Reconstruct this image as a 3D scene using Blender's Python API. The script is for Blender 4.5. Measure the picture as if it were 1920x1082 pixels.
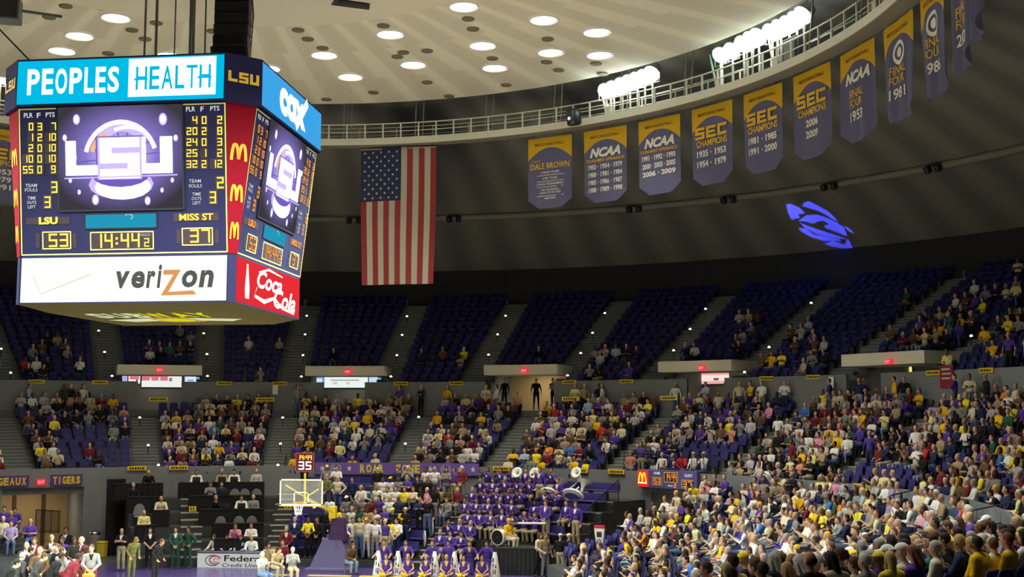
import bpy, bmesh, math, random
import numpy as np
from mathutils import Matrix, Vector
random.seed(7); RNG = np.random.default_rng(7)
for o in list(bpy.data.objects): bpy.data.objects.remove(o)
E_DOWN, E_FLOOD, E_STAND_FILL, E_GOBO = 1400, 18500, 9000, 150000
SC = bpy.context.scene; COL = SC.collection
D2R = math.pi/180
# ------------------------------------------------------------------ camera
F_PX, CX, CY = 2277.0, 960.0, 541.0
CAM = np.array([14.4, -36.5, 6.6])
_th = math.atan((780.0-CY)/F_PX)
_up = np.array([0, -math.cos(_th), math.sin(_th)])
_y = np.array([1233.0-CX, 0, F_PX]); _y[1] = -(_y[2]*_up[2])/_up[1]
_y /= np.linalg.norm(_y)
BAS = np.array([np.cross(_y, _up), _y, _up])          # rows: world axes in camera axes (right, down, forward)
cam = bpy.data.cameras.new('camera'); cam.sensor_width = 36; cam.lens = 36*F_PX/1920; cam.clip_end = 400; cam.clip_start = .5
camo = bpy.data.objects.new('camera', cam); COL.objects.link(camo)
_r, _d, _f = BAS[:, 0], BAS[:, 1], BAS[:, 2]
camo.matrix_world = Matrix(((_r[0], -_d[0], -_f[0], CAM[0]), (_r[1], -_d[1], -_f[1], CAM[1]), (_r[2], -_d[2], -_f[2], CAM[2]), (0, 0, 0, 1)))
SC.camera = camo
SC.view_settings.view_transform = 'Standard'; SC.view_settings.look = 'None'; SC.view_settings.gamma = 1
SC.view_settings.use_curve_mapping = False
SC.view_settings.exposure = 0.0
w = bpy.data.worlds.new('world'); SC.world = w; w.use_nodes = True
w.node_tree.nodes['Background'].inputs[0].default_value = (.75, .85, 1, 1)
w.node_tree.nodes['Background'].inputs[1].default_value = 0.02
def ray(px, py):
    return BAS @ np.array([px-CX, py-CY, F_PX])
def at_y(px, py, Y):
    d = ray(px, py); return CAM + d*((Y-CAM[1])/d[1])
def on_z(px, py, z):
    d = ray(px, py); return CAM + d*((z-CAM[2])/d[2])
def on_cyl(px, py, R):
    d = ray(px, py); a = d[0]**2+d[1]**2; b = CAM[0]*d[0]+CAM[1]*d[1]; c = CAM[0]**2+CAM[1]**2-R*R
    return CAM + d*((-b+math.sqrt(b*b-a*c))/a)
def on_prof(px, py, zf, t0=20, t1=110):
    d = ray(px, py); d = d/np.linalg.norm(d); t = np.linspace(t0, t1, 9001)
    P = CAM + d*t[:, None]; g = P[:, 2]-zf(np.hypot(P[:, 0], P[:, 1]))
    i = np.nonzero(np.sign(g[1:]) != np.sign(g[:-1]))[0]
    return P[i[0]] if len(i) else P[-1]
def to_px(P):
    v = (np.asarray(P, float)-CAM) @ BAS
    return CX+F_PX*v[..., 0]/v[..., 2], CY+F_PX*v[..., 1]/v[..., 2], v[..., 2]
def pol(R, a, z=0.0):
    return Vector((R*math.sin(a*D2R), R*math.cos(a*D2R), z))
def phi(P): return math.degrees(math.atan2(P[0], P[1]))
# ------------------------------------------------------------------ materials
def mat(name, c, rough=.7, emit=0, spec=.3, metal=0, noise=0, scale=8, ec=None):
    m = bpy.data.materials.new(name); m.use_nodes = True
    nt = m.node_tree; b = nt.nodes['Principled BSDF']
    b.inputs['Base Color'].default_value = (*c, 1); b.inputs['Roughness'].default_value = rough
    b.inputs['Metallic'].default_value = metal; b.inputs['Specular IOR Level'].default_value = spec
    if emit:
        b.inputs['Emission Color'].default_value = (*(ec or c), 1); b.inputs['Emission Strength'].default_value = emit
    if noise:
        t = nt.nodes.new('ShaderNodeTexNoise'); t.inputs['Scale'].default_value = scale; t.inputs['Detail'].default_value = 4
        tc = nt.nodes.new('ShaderNodeTexCoord'); nt.links.new(tc.outputs['Object'], t.inputs['Vector'])
        r = nt.nodes.new('ShaderNodeMapRange'); r.inputs['To Min'].default_value = 1-noise; r.inputs['To Max'].default_value = 1+noise
        nt.links.new(t.outputs['Fac'], r.inputs['Value'])
        mx = nt.nodes.new('ShaderNodeMix'); mx.data_type = 'RGBA'; mx.blend_type = 'MULTIPLY'; mx.inputs['Factor'].default_value = 1
        mx.inputs[6].default_value = (*c, 1); nt.links.new(r.outputs[0], mx.inputs[7]); nt.links.new(mx.outputs[2], b.inputs['Base Color'])
    return m
def glow(name, c, s=1.0):
    m = bpy.data.materials.new(name); m.use_nodes = True; nt = m.node_tree; nt.nodes.clear()
    e = nt.nodes.new('ShaderNodeEmission'); e.inputs[0].default_value = (*c, 1); e.inputs[1].default_value = s
    o = nt.nodes.new('ShaderNodeOutputMaterial'); nt.links.new(e.outputs[0], o.inputs[0]); return m
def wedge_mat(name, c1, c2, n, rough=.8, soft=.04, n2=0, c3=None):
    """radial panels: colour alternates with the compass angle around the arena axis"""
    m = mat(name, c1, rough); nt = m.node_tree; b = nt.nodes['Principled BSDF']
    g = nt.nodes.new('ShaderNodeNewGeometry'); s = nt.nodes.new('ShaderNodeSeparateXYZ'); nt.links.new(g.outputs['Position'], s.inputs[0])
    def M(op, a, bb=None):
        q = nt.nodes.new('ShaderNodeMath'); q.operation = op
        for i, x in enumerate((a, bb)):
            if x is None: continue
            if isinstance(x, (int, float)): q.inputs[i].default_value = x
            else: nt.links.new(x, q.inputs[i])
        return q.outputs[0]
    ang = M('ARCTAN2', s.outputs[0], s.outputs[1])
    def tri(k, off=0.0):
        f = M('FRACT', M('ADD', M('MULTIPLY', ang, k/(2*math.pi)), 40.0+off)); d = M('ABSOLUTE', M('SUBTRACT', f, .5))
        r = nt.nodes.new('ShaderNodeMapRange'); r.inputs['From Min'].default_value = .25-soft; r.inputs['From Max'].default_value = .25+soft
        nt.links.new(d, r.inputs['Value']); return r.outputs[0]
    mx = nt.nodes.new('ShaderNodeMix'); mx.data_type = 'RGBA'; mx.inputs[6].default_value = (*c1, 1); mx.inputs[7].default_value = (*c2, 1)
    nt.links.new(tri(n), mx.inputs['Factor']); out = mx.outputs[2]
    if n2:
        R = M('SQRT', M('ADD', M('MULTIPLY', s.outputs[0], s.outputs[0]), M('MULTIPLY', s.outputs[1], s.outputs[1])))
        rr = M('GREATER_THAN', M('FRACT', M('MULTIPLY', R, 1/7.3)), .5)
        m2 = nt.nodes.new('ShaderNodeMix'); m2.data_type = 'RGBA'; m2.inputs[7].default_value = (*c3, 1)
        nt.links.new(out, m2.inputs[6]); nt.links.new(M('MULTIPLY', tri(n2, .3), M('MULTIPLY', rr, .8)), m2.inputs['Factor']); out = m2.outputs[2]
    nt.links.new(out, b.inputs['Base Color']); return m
# ------------------------------------------------------------------ mesh building
class MB:
    def __init__(s): s.v = []; s.f = []; s.m = []
    def add(s, V, F, mi=0, M=None):
        n = len(s.v)
        for p in V:
            p = Vector(p); s.v.append(tuple(M @ p) if M is not None else tuple(p))
        for f in F: s.f.append([i+n for i in f]); s.m.append(mi)
        return s
    def poly(s, pts, mi=0): return s.add(pts, [list(range(len(pts)))], mi)
    def box(s, c, d, mi=0, R=None, bev=0.0, top=1.0):
        x, y, z = d[0]/2, d[1]/2, d[2]/2; M = Matrix.Translation(c) @ (R.to_4x4() if R is not None else Matrix())
        if bev <= 0:
            V = [(i*x*(top if k > 0 else 1), j*y*(top if k > 0 else 1), k*z) for i in (-1, 1) for j in (-1, 1) for k in (-1, 1)]
            return s.add(V, [(0, 1, 3, 2), (4, 6, 7, 5), (0, 4, 5, 1), (2, 3, 7, 6), (0, 2, 6, 4), (1, 5, 7, 3)], mi, M)
        bm = bmesh.new(); bmesh.ops.create_cube(bm, size=1)
        for v in bm.verts: v.co = Vector((v.co.x*2*x*(top if v.co.z > 0 else 1), v.co.y*2*y*(top if v.co.z > 0 else 1), v.co.z*2*z))
        bmesh.ops.bevel(bm, geom=bm.edges[:], offset=bev, segments=2, profile=.5, affect='EDGES')
        bm.verts.index_update()
        s.add([v.co[:] for v in bm.verts], [[v.index for v in f.verts] for f in bm.faces], mi, M); bm.free(); return s
    def tube(s, pts, r, n=8, mi=0, close=False, r2=None):
        pts = [Vector(p) for p in pts]; N = len(pts); V = []; F = []
        up = Vector((0, 0, 1))
        for i, p in enumerate(pts):
            a = pts[(i-1) % N] if (close or i > 0) else p; b = pts[(i+1) % N] if (close or i < N-1) else p
            t = (b-a).normalized(); u = t.cross(up)
            if u.length < 1e-3: u = t.cross(Vector((0, 1, 0)))
            u.normalize(); w_ = t.cross(u); rr = r if r2 is None else r+(r2-r)*i/(N-1)
            for k in range(n):
                a_ = 2*math.pi*k/n; V.append(p+u*rr*math.cos(a_)+w_*rr*math.sin(a_))
        for i in range(N if close else N-1):
            for k in range(n):
                j = (i+1) % N; F.append((i*n+k, i*n+(k+1) % n, j*n+(k+1) % n, j*n+k))
        if not close: F += [list(range(n))[::-1], [(N-1)*n+k for k in range(n)]]
        return s.add(V, F, mi)
    def lathe(s, prof, n=24, mi=0, M=None, cap=True):
        V = [(r*math.cos(2*math.pi*k/n), r*math.sin(2*math.pi*k/n), z) for r, z in prof for k in range(n)]
        F = [(i*n+k, i*n+(k+1) % n, (i+1)*n+(k+1) % n, (i+1)*n+k) for i in range(len(prof)-1) for k in range(n)]
        if cap: F += [list(range(n))[::-1], [(len(prof)-1)*n+k for k in range(n)]]
        return s.add(V, F, mi, M)
    def sweep(s, prof, a0, a1, st=1.5, mi=0, mis=None, closed=False):
        n = max(1, round((a1-a0)/st)); A = [a0+(a1-a0)*i/n for i in range(n+1)]; k = len(prof); b = len(s.v)
        for a in A:
            for R, z in prof: s.v.append(tuple(pol(R, a, z)))
        for i in range(n):
            for j in range(k if closed else k-1):
                j2 = (j+1) % k
                s.f.append([b+i*k+j, b+(i+1)*k+j, b+(i+1)*k+j2, b+i*k+j2]); s.m.append(mis[j] if mis else mi)
        if closed:
            s.f.append([b+j for j in range(k)]); s.m.append(mi); s.f.append([b+n*k+j for j in range(k)][::-1]); s.m.append(mi)
        return s
    def stroke(s, pts, wd, fn, mi=0):
        """flat ribbon along 2D pts, mapped by fn(u,v)->3D"""
        L = []; Rr = []; n = len(pts)
        for i, p in enumerate(pts):
            a = pts[max(i-1, 0)]; b = pts[min(i+1, n-1)]; t = Vector((b[0]-a[0], b[1]-a[1])).normalized(); q = Vector((-t.y, t.x))
            wv = wd[i] if isinstance(wd, (list, tuple)) else wd
            L.append(fn(p[0]+q.x*wv/2, p[1]+q.y*wv/2)); Rr.append(fn(p[0]-q.x*wv/2, p[1]-q.y*wv/2))
        return s.add(L+Rr, [(i, i+1, n+i+1, n+i) for i in range(n-1)], mi)
    def mesh(s, name, mats, smooth=False):
        me = bpy.data.meshes.new(name); me.from_pydata(s.v, [], s.f)
        for m in (mats if isinstance(mats, (list, tuple)) else [mats]): me.materials.append(m)
        me.polygons.foreach_set('material_index', s.m)
        if smooth: me.polygons.foreach_set('use_smooth', [True]*len(s.f))
        me.update(); return me
    def build(s, name, mats, parent=None, smooth=False, loc=None, rz=0):
        o = bpy.data.objects.new(name, s.mesh(name, mats, smooth)); COL.objects.link(o)
        if parent: o.parent = parent
        if loc is not None: o.location = loc
        o.rotation_euler.z = rz; return o
def tag(o, label, cat=None, group=None):
    o['label'] = label
    if cat: o['category'] = cat
    if group: o['group'] = group
    return o
def thing(name, label, cat, loc=(0, 0, 0), rz=0, group=None):
    o = bpy.data.objects.new(name, None); COL.objects.link(o); o.location = loc; o.rotation_euler.z = rz; o.empty_display_size = .2
    return tag(o, label, cat, group)
def struct(o): o['kind'] = 'structure'; return o
def stuff(o, label, cat): o['kind'] = 'stuff'; return tag(o, label, cat)
def copy_tree(o, parent=None):
    c = o.copy(); COL.objects.link(c); c.parent = parent
    for ch in o.children: copy_tree(ch, c)
    return c
ORD = 'zeroth first second third fourth fifth sixth seventh eighth ninth tenth eleventh twelfth thirteenth fourteenth fifteenth sixteenth seventeenth eighteenth nineteenth twentieth'.split()
ORD += ['twenty-'+x for x in ORD[1:10]]+['thirtieth']+['thirty-'+x for x in ORD[1:10]]+['fortieth']+['forty-'+x for x in ORD[1:10]]+['fiftieth']+['fifty-'+x for x in ORD[1:10]]+['sixtieth']+['sixty-'+x for x in ORD[1:10]]+['seventieth']
# ------------------------------------------------------------------ lettering
_TC = {}
def text_geo(s, bold=0.0, shear=0.0, space=1.0):
    k = (s, bold, shear, space)
    if k in _TC: return _TC[k]
    c = bpy.data.curves.new('t', 'FONT'); c.body = s; c.size = 1; c.offset = bold; c.shear = shear; c.space_character = space
    c.resolution_u = 3
    o = bpy.data.objects.new('t', c); COL.objects.link(o)
    dg = bpy.context.evaluated_depsgraph_get(); me = bpy.data.meshes.new_from_object(o.evaluated_get(dg))
    V = np.array([v.co[:2] for v in me.vertices]); Fc = [list(p.vertices) for p in me.polygons]
    bpy.data.objects.remove(o); bpy.data.curves.remove(c); bpy.data.meshes.remove(me)
    V -= V.min(0); V /= V.max(0); _TC[k] = (V, Fc); return _TC[k]
class Pl:
    """a flat drawing surface inside a mesh builder; fn(u,v,off) gives the 3D point"""
    def __init__(s, mb, fn): s.mb = mb; s.fn = fn
    def rect(s, u0, v0, u1, v1, mi, off=.01): s.mb.poly([s.fn(u0, v0, off), s.fn(u1, v0, off), s.fn(u1, v1, off), s.fn(u0, v1, off)], mi)
    def poly(s, pts, mi, off=.01): s.mb.poly([s.fn(u, v, off) for u, v in pts], mi)
    def frame(s, u0, v0, u1, v1, t, mi, off=.02):
        for a in ((u0, v0, u1, v0+t), (u0, v1-t, u1, v1), (u0, v0, u0+t, v1), (u1-t, v0, u1, v1)): s.rect(*a, mi, off)
    def text(s, t, u0, v0, u1, v1, mi, off=.02, bold=0.0, shear=0.0, slope=0.0):
        V, F = text_geo(t, bold, shear)
        s.mb.add([s.fn(u0+(u1-u0)*x, v0+(v1-v0)*y+slope*(u1-u0)*x, off) for x, y in V], F, mi)
    def line(s, pts, wd, mi, off=.02): s.mb.stroke(pts, wd, lambda u, v: s.fn(u, v, off), mi)
    def disc(s, u, v, ru, rv, mi, off=.02, n=16): s.poly([(u+ru*math.cos(2*math.pi*k/n), v+rv*math.sin(2*math.pi*k/n)) for k in range(n)], mi, off)
    def ring(s, u, v, ru, rv, wd, mi, off=.02, a0=0, a1=360, n=28):
        s.line([(u+ru*math.cos((a0+(a1-a0)*k/n)*D2R), v+rv*math.sin((a0+(a1-a0)*k/n)*D2R)) for k in range(n+1)], wd, mi, off)
    SEG = {'0': 'abcdef', '1': 'bc', '2': 'abged', '3': 'abgcd', '4': 'fgbc', '5': 'afgcd', '6': 'afgedc', '7': 'abc', '8': 'abcdefg', '9': 'abcdfg'}
    def digits(s, t, u0, v0, u1, v1, mi, off=.02, th=.16):
        """seven-segment figures, one cell per character; ':' is a narrow cell"""
        wds = [.4 if ch == ':' else (.5 if ch == ' ' else 1) for ch in t]; tot = sum(wds)+.28*(len(t)-1); cw = (u1-u0)/tot; x = u0; h = v1-v0
        for ch, wd in zip(t, wds):
            a, b = x, x+cw*wd; T = th*min(cw, h*.6); m_ = (v0+v1)/2
            if ch == ':':
                for q in (.3, .65): s.rect((a+b)/2-T*.6, v0+h*q-T*.6, (a+b)/2+T*.6, v0+h*q+T*.6, mi, off)
            elif ch in s.SEG:
                g = {'a': (a, v1-T, b, v1), 'd': (a, v0, b, v0+T), 'g': (a, m_-T/2, b, m_+T/2), 'f': (a, m_, a+T, v1), 'b': (b-T, m_, b, v1), 'e': (a, v0, a+T, m_), 'c': (b-T, v0, b, m_)}
                for q in s.SEG[ch]: s.rect(*g[q], mi, off)
            x = b+.28*cw
    BLK = {'L': [(0, 0, .32, 1), (0, 0, 1, .28)], 'S': [(0, .76, 1, 1), (0, .38, .3, 1), (0, .38, 1, .62), (.7, 0, 1, .62), (0, 0, 1, .24)], 'U': [(0, 0, .32, 1), (.68, 0, 1, 1), (0, 0, 1, .28)],
           'E': [(0, 0, .3, 1), (0, .76, 1, 1), (0, .39, .9, .61), (0, 0, 1, .24)], 'C': [(0, 0, .3, 1), (0, .74, 1, 1), (0, 0, 1, .26)]}
    def block(s, t, u0, v0, u1, v1, mi, off=.02, slope=0.0):
        n = len(t); cw = (u1-u0)/(n+.16*(n-1))
        for i, ch in enumerate(t):
            x = u0+i*cw*1.16
            for a, b, c, d in s.BLK[ch]:
                P = [(x+a*cw, b), (x+c*cw, b), (x+c*cw, d), (x+a*cw, d)]
                s.poly([(u, v0+(v1-v0)*q+slope*(u-u0)) for u, q in P], mi, off)
    def arches(s, u, v, w_, h, mi, off=.02, t=.2):
        for sg in (-1, 1):
            pts = []
            for k in range(15):
                a = k/14; x = u+sg*(w_/2)*(1-a); yy = v+h*(1-abs(2*a-1)**2.6*(1.0 if a < .5 else .92)); pts.append((x, yy))
            s.line(pts, w_*t, mi, off)
    def star(s, u, v, r, mi, off=.02, rot=0):
        s.poly([(u+(r if k % 2 == 0 else r*.4)*math.sin(k*math.pi/5+rot), v+(r if k % 2 == 0 else r*.4)*math.cos(k*math.pi/5+rot)) for k in range(10)], mi, off)
# ------------------------------------------------------------------ heights of the bowl and roof
LK, LR0, LT, LZ0, LH = 11, 23.6, .65, 3.32, .315          # lower bowl rows
UK, UR0, UT, UZ0, UH = 16, 31.3, .77, 8.1, .385           # upper bowl rows
def z_dome(R):
    x = 44-np.asarray(R, float); return 16.15+x*.575-x*x*.0113
def z_inner(R): return 22.25+.05*(22-np.asarray(R, float))
def z_low(R): return LZ0+(np.asarray(R, float)-LR0)/LT*LH
def z_upp(R): return UZ0+(np.asarray(R, float)-UR0)/UT*UH
VOMS = [(-24.7, 3.9, 0), (-5.9, 3.9, 1), (12.8, 3.7, 2), (31.6, 3.7, 3), (51.6, 4.1, 4), (-44, 3.9, 0), (70.5, 4.0, 1)]
A_LOW = [-54, -40, -26.3, -11.7, 3.1, 14.8, 29.8, 44.2, 58.5, 73, 87.5, 102, 111.5]
A_UPP = [-58.7, -48.9, -39.1, -29.3, -20.0, -11.6, -1.9, 7.2, 16.8, 26, 35.2, 45.5, 55.5, 65.5, 75.5, 85.5]
# ------------------------------------------------------------------ lamps of the arena (roof downlights and catwalk floods) and added stand fill
LIGHTS_PX = [(217, 33), (149, 67), (116, 95), (318, 104), (538, 33), (608, 103), (657, 144), (732, 64), (775, 121), (870, 12), (905, 85), (928, 127), (1020, 37), (1033, 98), (1120, 60), (1125, 103), (502, 128), (332, -3)]
DOWN = [on_prof(x, y, z_inner) for x, y in LIGHTS_PX]
EXTRA_DOWN = [pol(R, a, float(z_inner(R))) for a in (62, 85, 110, 140, 170, 200, 230, 260, 290) for R in (12, 17)]
def spot(name, loc, tgt, energy, col, ang, blend=.5, r=.25):
    l = bpy.data.lights.new(name, 'SPOT'); l.energy = energy; l.color = col; l.spot_size = ang*D2R; l.spot_blend = blend; l.shadow_soft_size = r
    o = bpy.data.objects.new(name, l); COL.objects.link(o); o.location = loc
    o.rotation_euler = (Vector(tgt)-Vector(loc)).to_track_quat('-Z', 'Y').to_euler(); return o
for i, P in enumerate(DOWN): spot('downlight_beam', Vector(P)-Vector((0, 0, .15)), (P[0]*1.06, P[1]*1.06, 0), E_DOWN, (1, .92, .76), 86, .5, .35)
for P in EXTRA_DOWN: spot('downlight_beam', Vector(P)-Vector((0, 0, .15)), (P[0]*1.06, P[1]*1.06, 0), E_DOWN, (1, .92, .76), 86, .5, .35)
FLOOD_A = [-150, -128, -106, -84, -66, -50, 37, 42, 55, 60, 66, 84, 106, 128, 150, 172]
for a in FLOOD_A:
    P = pol(22.6, a, 21.9); spot('flood_beam', P, (P.x*-.12, P.y*.05, 0), E_FLOOD, (.86, 1, .93), 50, .6, .3)
for a, tg in ((-60, (20, 8, 2)), (-78, (20, 4, 2)), (-96, (21, -2, 3)), (-114, (21, -8, 3)), (-132, (22, -13, 3)), (-160, (19, 12, 2)), (104, (19, -9, 3)), (124, (19.5, -14, 3)), (142, (18.5, -4, 2))):
    spot('stand_fill_beam', pol(22.6, a, 21.9), tg, E_STAND_FILL, (.95, 1, .93), 34, .7, .3)  # fill spots added to brighten the right stand, no fixtures of their own
# ------------------------------------------------------------------ materials of the place
M_conc = mat('concrete', (.155, .17, .165), .85, noise=.12, scale=1.5)
M_step = mat('stair_concrete', (.25, .265, .25), .85, noise=.15, scale=2)
M_wall = mat('painted_wall_grey', (.20, .215, .225), .75, noise=.06, scale=2)
M_dark = mat('dark_wall', (.035, .037, .042), .9)
M_black = mat('black_cloth', (.012, .012, .013), .95)
M_blackm = mat('black_metal', (.02, .02, .022), .45, spec=.5)
M_cream = mat('cream_concrete', (.52, .48, .36), .8, noise=.06, scale=2)
M_lint = mat('lintel_cream', (.78, .74, .60), .8)
M_tan = mat('tan_wall', (.42, .31, .17), .7)
M_brown = mat('brown_door', (.10, .045, .02), .6)
M_rail = mat('catwalk_paint', (.62, .62, .52), .5)
M_pipe = mat('pipe_paint', (.27, .26, .22), .6)
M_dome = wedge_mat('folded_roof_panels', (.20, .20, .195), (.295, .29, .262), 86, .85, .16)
M_inn = wedge_mat('acoustic_ceiling', (.71, .69, .575), (.84, .815, .69), 58, .9, .06, 58, (.68, .655, .545))
M_ring = mat('ceiling_plain', (.77, .74, .62), .9)
M_floor = mat('arena_floor', (.085, .087, .095), .45, spec=.4, noise=.1, scale=.8)
M_purpf = mat('purple_apron', (.085, .06, .22), .22, spec=.5)
M_goldf = mat('gold_floor_paint', (.75, .55, .02), .3)
M_wood = mat('maple_court', (.74, .58, .36), .35, noise=.08, scale=3)
M_seat = mat('seat_plastic', (.034, .030, .150), .5, spec=.25)
M_bench = mat('bench_plastic', (.055, .047, .24), .45, spec=.3)
M_tread = mat('bleacher_tread', (.05, .052, .05), .7)
M_nose = mat('tread_edge', (.42, .43, .38), .6)
M_yel = mat('sign_yellow', (.75, .55, .03), .6)
M_ink = mat('sign_ink', (.03, .02, .02), .7)
M_gold = mat('gold_paint', (.80, .52, .03), .6)
M_white = mat('white_paint', (.8, .8, .78), .6)
M_purple = mat('purple_paint', (.09, .045, .26), .6)
M_lav = mat('banner_lavender', (.20, .12, .45), .7)
M_steel = mat('brushed_steel', (.5, .5, .5), .3, metal=1)
M_grey = mat('grey_plastic', (.22, .22, .22), .5)
M_lens = glow('lamp_lens', (1, .96, .84), 9)
M_hot = glow('flood_lens', (.9, 1, .96), 20)
M_hotg = glow('flood_lens_green', (.35, 1, .8), 4)
M_stepl = glow('step_lamp', (1, .95, .8), 6)
M_exit = glow('exit_red', (1, .02, .05), 1.3)
# ------------------------------------------------------------------ floor
mb = MB(); mb.lathe([(47, -.3), (47, 0)], 96); struct(mb.build('floor', M_floor))
mb = MB(); mb.box((0, 0, .005), (21, 33.4, .02), 0); struct(mb.build('floor_apron', M_purpf))
mb = MB(); mb.box((0, -1.7, .02), (15.24, 25.2, .02), 0); struct(mb.build('floor_court', M_wood))
mb = MB(); P = Pl(mb, lambda u, v, o: (u, v, .02+o))
for a, b in ((-2.0, -.75), (-.1, 1.75), (2.1, 4.0), (4.5, 6.0), (6.4, 8.4)): P.rect(a, 13.3, b, 13.72, 0, .0)
struct(mb.build('floor_lettering', M_goldf))
# ------------------------------------------------------------------ lower bowl
def steps_profile(K, R0, T, Z0, H, zb, Rend):
    pr = [(R0, zb), (R0, Z0)]
    for k in range(1, K): pr += [(R0+k*T, Z0+(k-1)*H), (R0+k*T, Z0+k*H)]
    return pr+[(Rend, Z0+(K-1)*H)]
mb = MB(); pr = steps_profile(LK, LR0, LT, LZ0, LH, LZ0-.4, 30.75)+[(30.75, 6.9), (36.2, 6.9)]
mb.sweep(pr, -66, 111.8, 1.5); struct(mb.build('floor_lower_stand', M_conc))
TUN = [(-42.5, -33.5), (36.8, 42.6)]
mb = MB()
for a0, a1 in ((-66, -42.5), (-33.5, 36.8), (42.6, 111.8)):
    mb.sweep([(23.5, 0), (23.5, 4.12), (23.65, 4.12), (23.65, 0)], a0, a1, 1.5, closed=True)
for a0, a1 in TUN: mb.sweep([(23.5, 3.22), (23.5, 4.12), (23.65, 4.12), (23.65, 3.22)], a0, a1, 1, closed=True)
struct(mb.build('wall_lower_front', M_wall))
mb = MB()
for a0, a1 in TUN:
    mb.sweep([(23.66, 3.2), (30.5, 3.2)], a0-2, a1+2, 1, 1)
    for a in (a0, a1): mb.poly([pol(23.66, a, 0), pol(30, a, 0), pol(30, a, 3.2), pol(23.66, a, 3.2)], 2)
    mb.sweep([(29.5, 0), (29.5, 3.2)], a0, a1, 1, 0)
    for q in (.12, .42, .72):
        a = a0+(a1-a0)*q; mb.sweep([(29.35, 0), (29.35, 2.7), (29.45, 2.7), (29.45, 0)], a, a+(a1-a0)*.035, 1, 3, closed=True)
struct(mb.build('wall_tunnel', [M_tan, M_cream, M_wall, M_brown]))
for a in (-38, 39.7):
    l = bpy.data.lights.new('tunnel_lamp', 'AREA'); l.energy = 90; l.size = 1.2; l.color = (1, .82, .55)
    o = bpy.data.objects.new('tunnel_lamp', l); COL.objects.link(o); o.location = pol(27, a, 3.1)
# aisle stairs of the lower bowl: two treads to each row
def stair(a, K, R0, T, Z0, H, hw, name, zoff=0):
    mb = MB()
    for k in range(K):
        Ra = R0+T*k
        mb_z = Z0+H*k
        w1 = hw
        c = math.cos(a*D2R); s_ = math.sin(a*D2R)
        M = Matrix.Rotation(-a*D2R, 4, 'Z')
        if k: mb.add([M @ Vector(p) for p in [(-w1, Ra-T/2, mb_z-H), (w1, Ra-T/2, mb_z-H), (w1, Ra-T/2, mb_z-H/2), (-w1, Ra-T/2, mb_z-H/2), (-w1, Ra, mb_z-H/2), (w1, Ra, mb_z-H/2)]], [(0, 1, 2, 3), (3, 2, 5, 4), (0, 3, 4), (1, 5, 2)], 0)
        for zz, rr in ((mb_z, Ra), (mb_z-H/2, Ra-T/2)):
            if k == 0 and zz != mb_z: continue
            mb.add([M @ Vector(p) for p in [(-w1, rr-.012, zz-.05), (w1, rr-.012, zz-.05), (w1, rr-.012, zz+.006), (-w1, rr-.012, zz+.006), (w1, rr+.28, zz+.006), (-w1, rr+.28, zz+.006)]], [(0, 1, 2, 3), (3, 2, 4, 5)], 1)
    return struct(mb.build(name, [M_conc, M_step]))
for a in A_LOW: stair(a, LK, LR0, LT, LZ0, LH, .62, 'floor_aisle_steps')
# ------------------------------------------------------------------ upper bowl
def in_vom(a, pad=0): return any(abs(a-c) < h+pad for c, h, _ in VOMS)
edges = sorted([c-h for c, h, _ in VOMS]+[c+h for c, h, _ in VOMS]+[-66, 92])
mb = MB(); full = steps_profile(UK, UR0, UT, UZ0, UH, 6.9, 43.6)+[(43.6, 14.4)]
cut = [(33.62, 9.3)]+[p for p in full if p[0] > 33.6 and p[1] > 9.2][0:]
for a0, a1 in zip(edges[:-1], edges[1:]):
    v = in_vom((a0+a1)/2)
    mb.sweep(cut if v else full, a0, a1, 1.4)
for c, h, _ in VOMS:
    for a in (c-h, c+h):
        pts = [pol(R, a, z) for R, z in full if R < 33.7]+[pol(36.2, a, full[-1][1]*0+9.6), pol(36.2, a, 6.9)]
        mb.poly(pts)
struct(mb.build('floor_upper_stand', M_conc))
mb = MB()
gaps = [(c-h*.55, c+h*.55) for c, h, k in VOMS if k in (0, 1)]+[(c-h, c+h) for c, h, k in VOMS if k == 2]+[(c-h*.2, c+h*.9) for c, h, k in VOMS if k == 3]+[(c-h*.9, c) for c, h, k in VOMS if k == 4]
ed = sorted([-66, 92]+[x for g in gaps for x in g])
for a0, a1 in zip(ed[::2], ed[1::2]): mb.sweep([(31.0, 6.85), (31.0, 8.5), (31.2, 8.5), (31.2, 6.85)], a0, a1, 1.4, closed=True)
struct(mb.build('wall_upper_front', M_wall))
mb = MB()
for c, h, k in VOMS: mb.sweep([(36.15, 6.9), (36.15, 9.9)], c-h, c+h, 1, 1 if k == 2 else 0); mb.sweep([(33.5, 9.1), (36.15, 9.6)], c-h, c+h, 1, 2)
struct(mb.build('wall_concourse', [M_wall, M_tan, M_cream]))
mb = MB(); mb.sweep([(43.6, 13.5), (43.6, 16.3)], -180, 180, 3); struct(mb.build('wall_back', M_dark))
for a in A_UPP: stair(a, UK, UR0, UT, UZ0, UH, .62, 'floor_upper_aisle_steps')
for c, h, k in VOMS:
    mb = MB(); mb.sweep([(31.15, 8.87), (31.15, 9.42), (33.62, 9.42), (33.62, 8.87)], c-h-.25, c+h+.25, 1, closed=True)
    struct(mb.build('trim_lintel', M_lint))
    l = bpy.data.lights.new('concourse_lamp', 'AREA'); l.energy = 25 if k != 2 else 60; l.size = 1; l.color = (1, .85, .6)
    o = bpy.data.objects.new('concourse_lamp', l); COL.objects.link(o); o.location = pol(34.6, c, 9.15)
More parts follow.
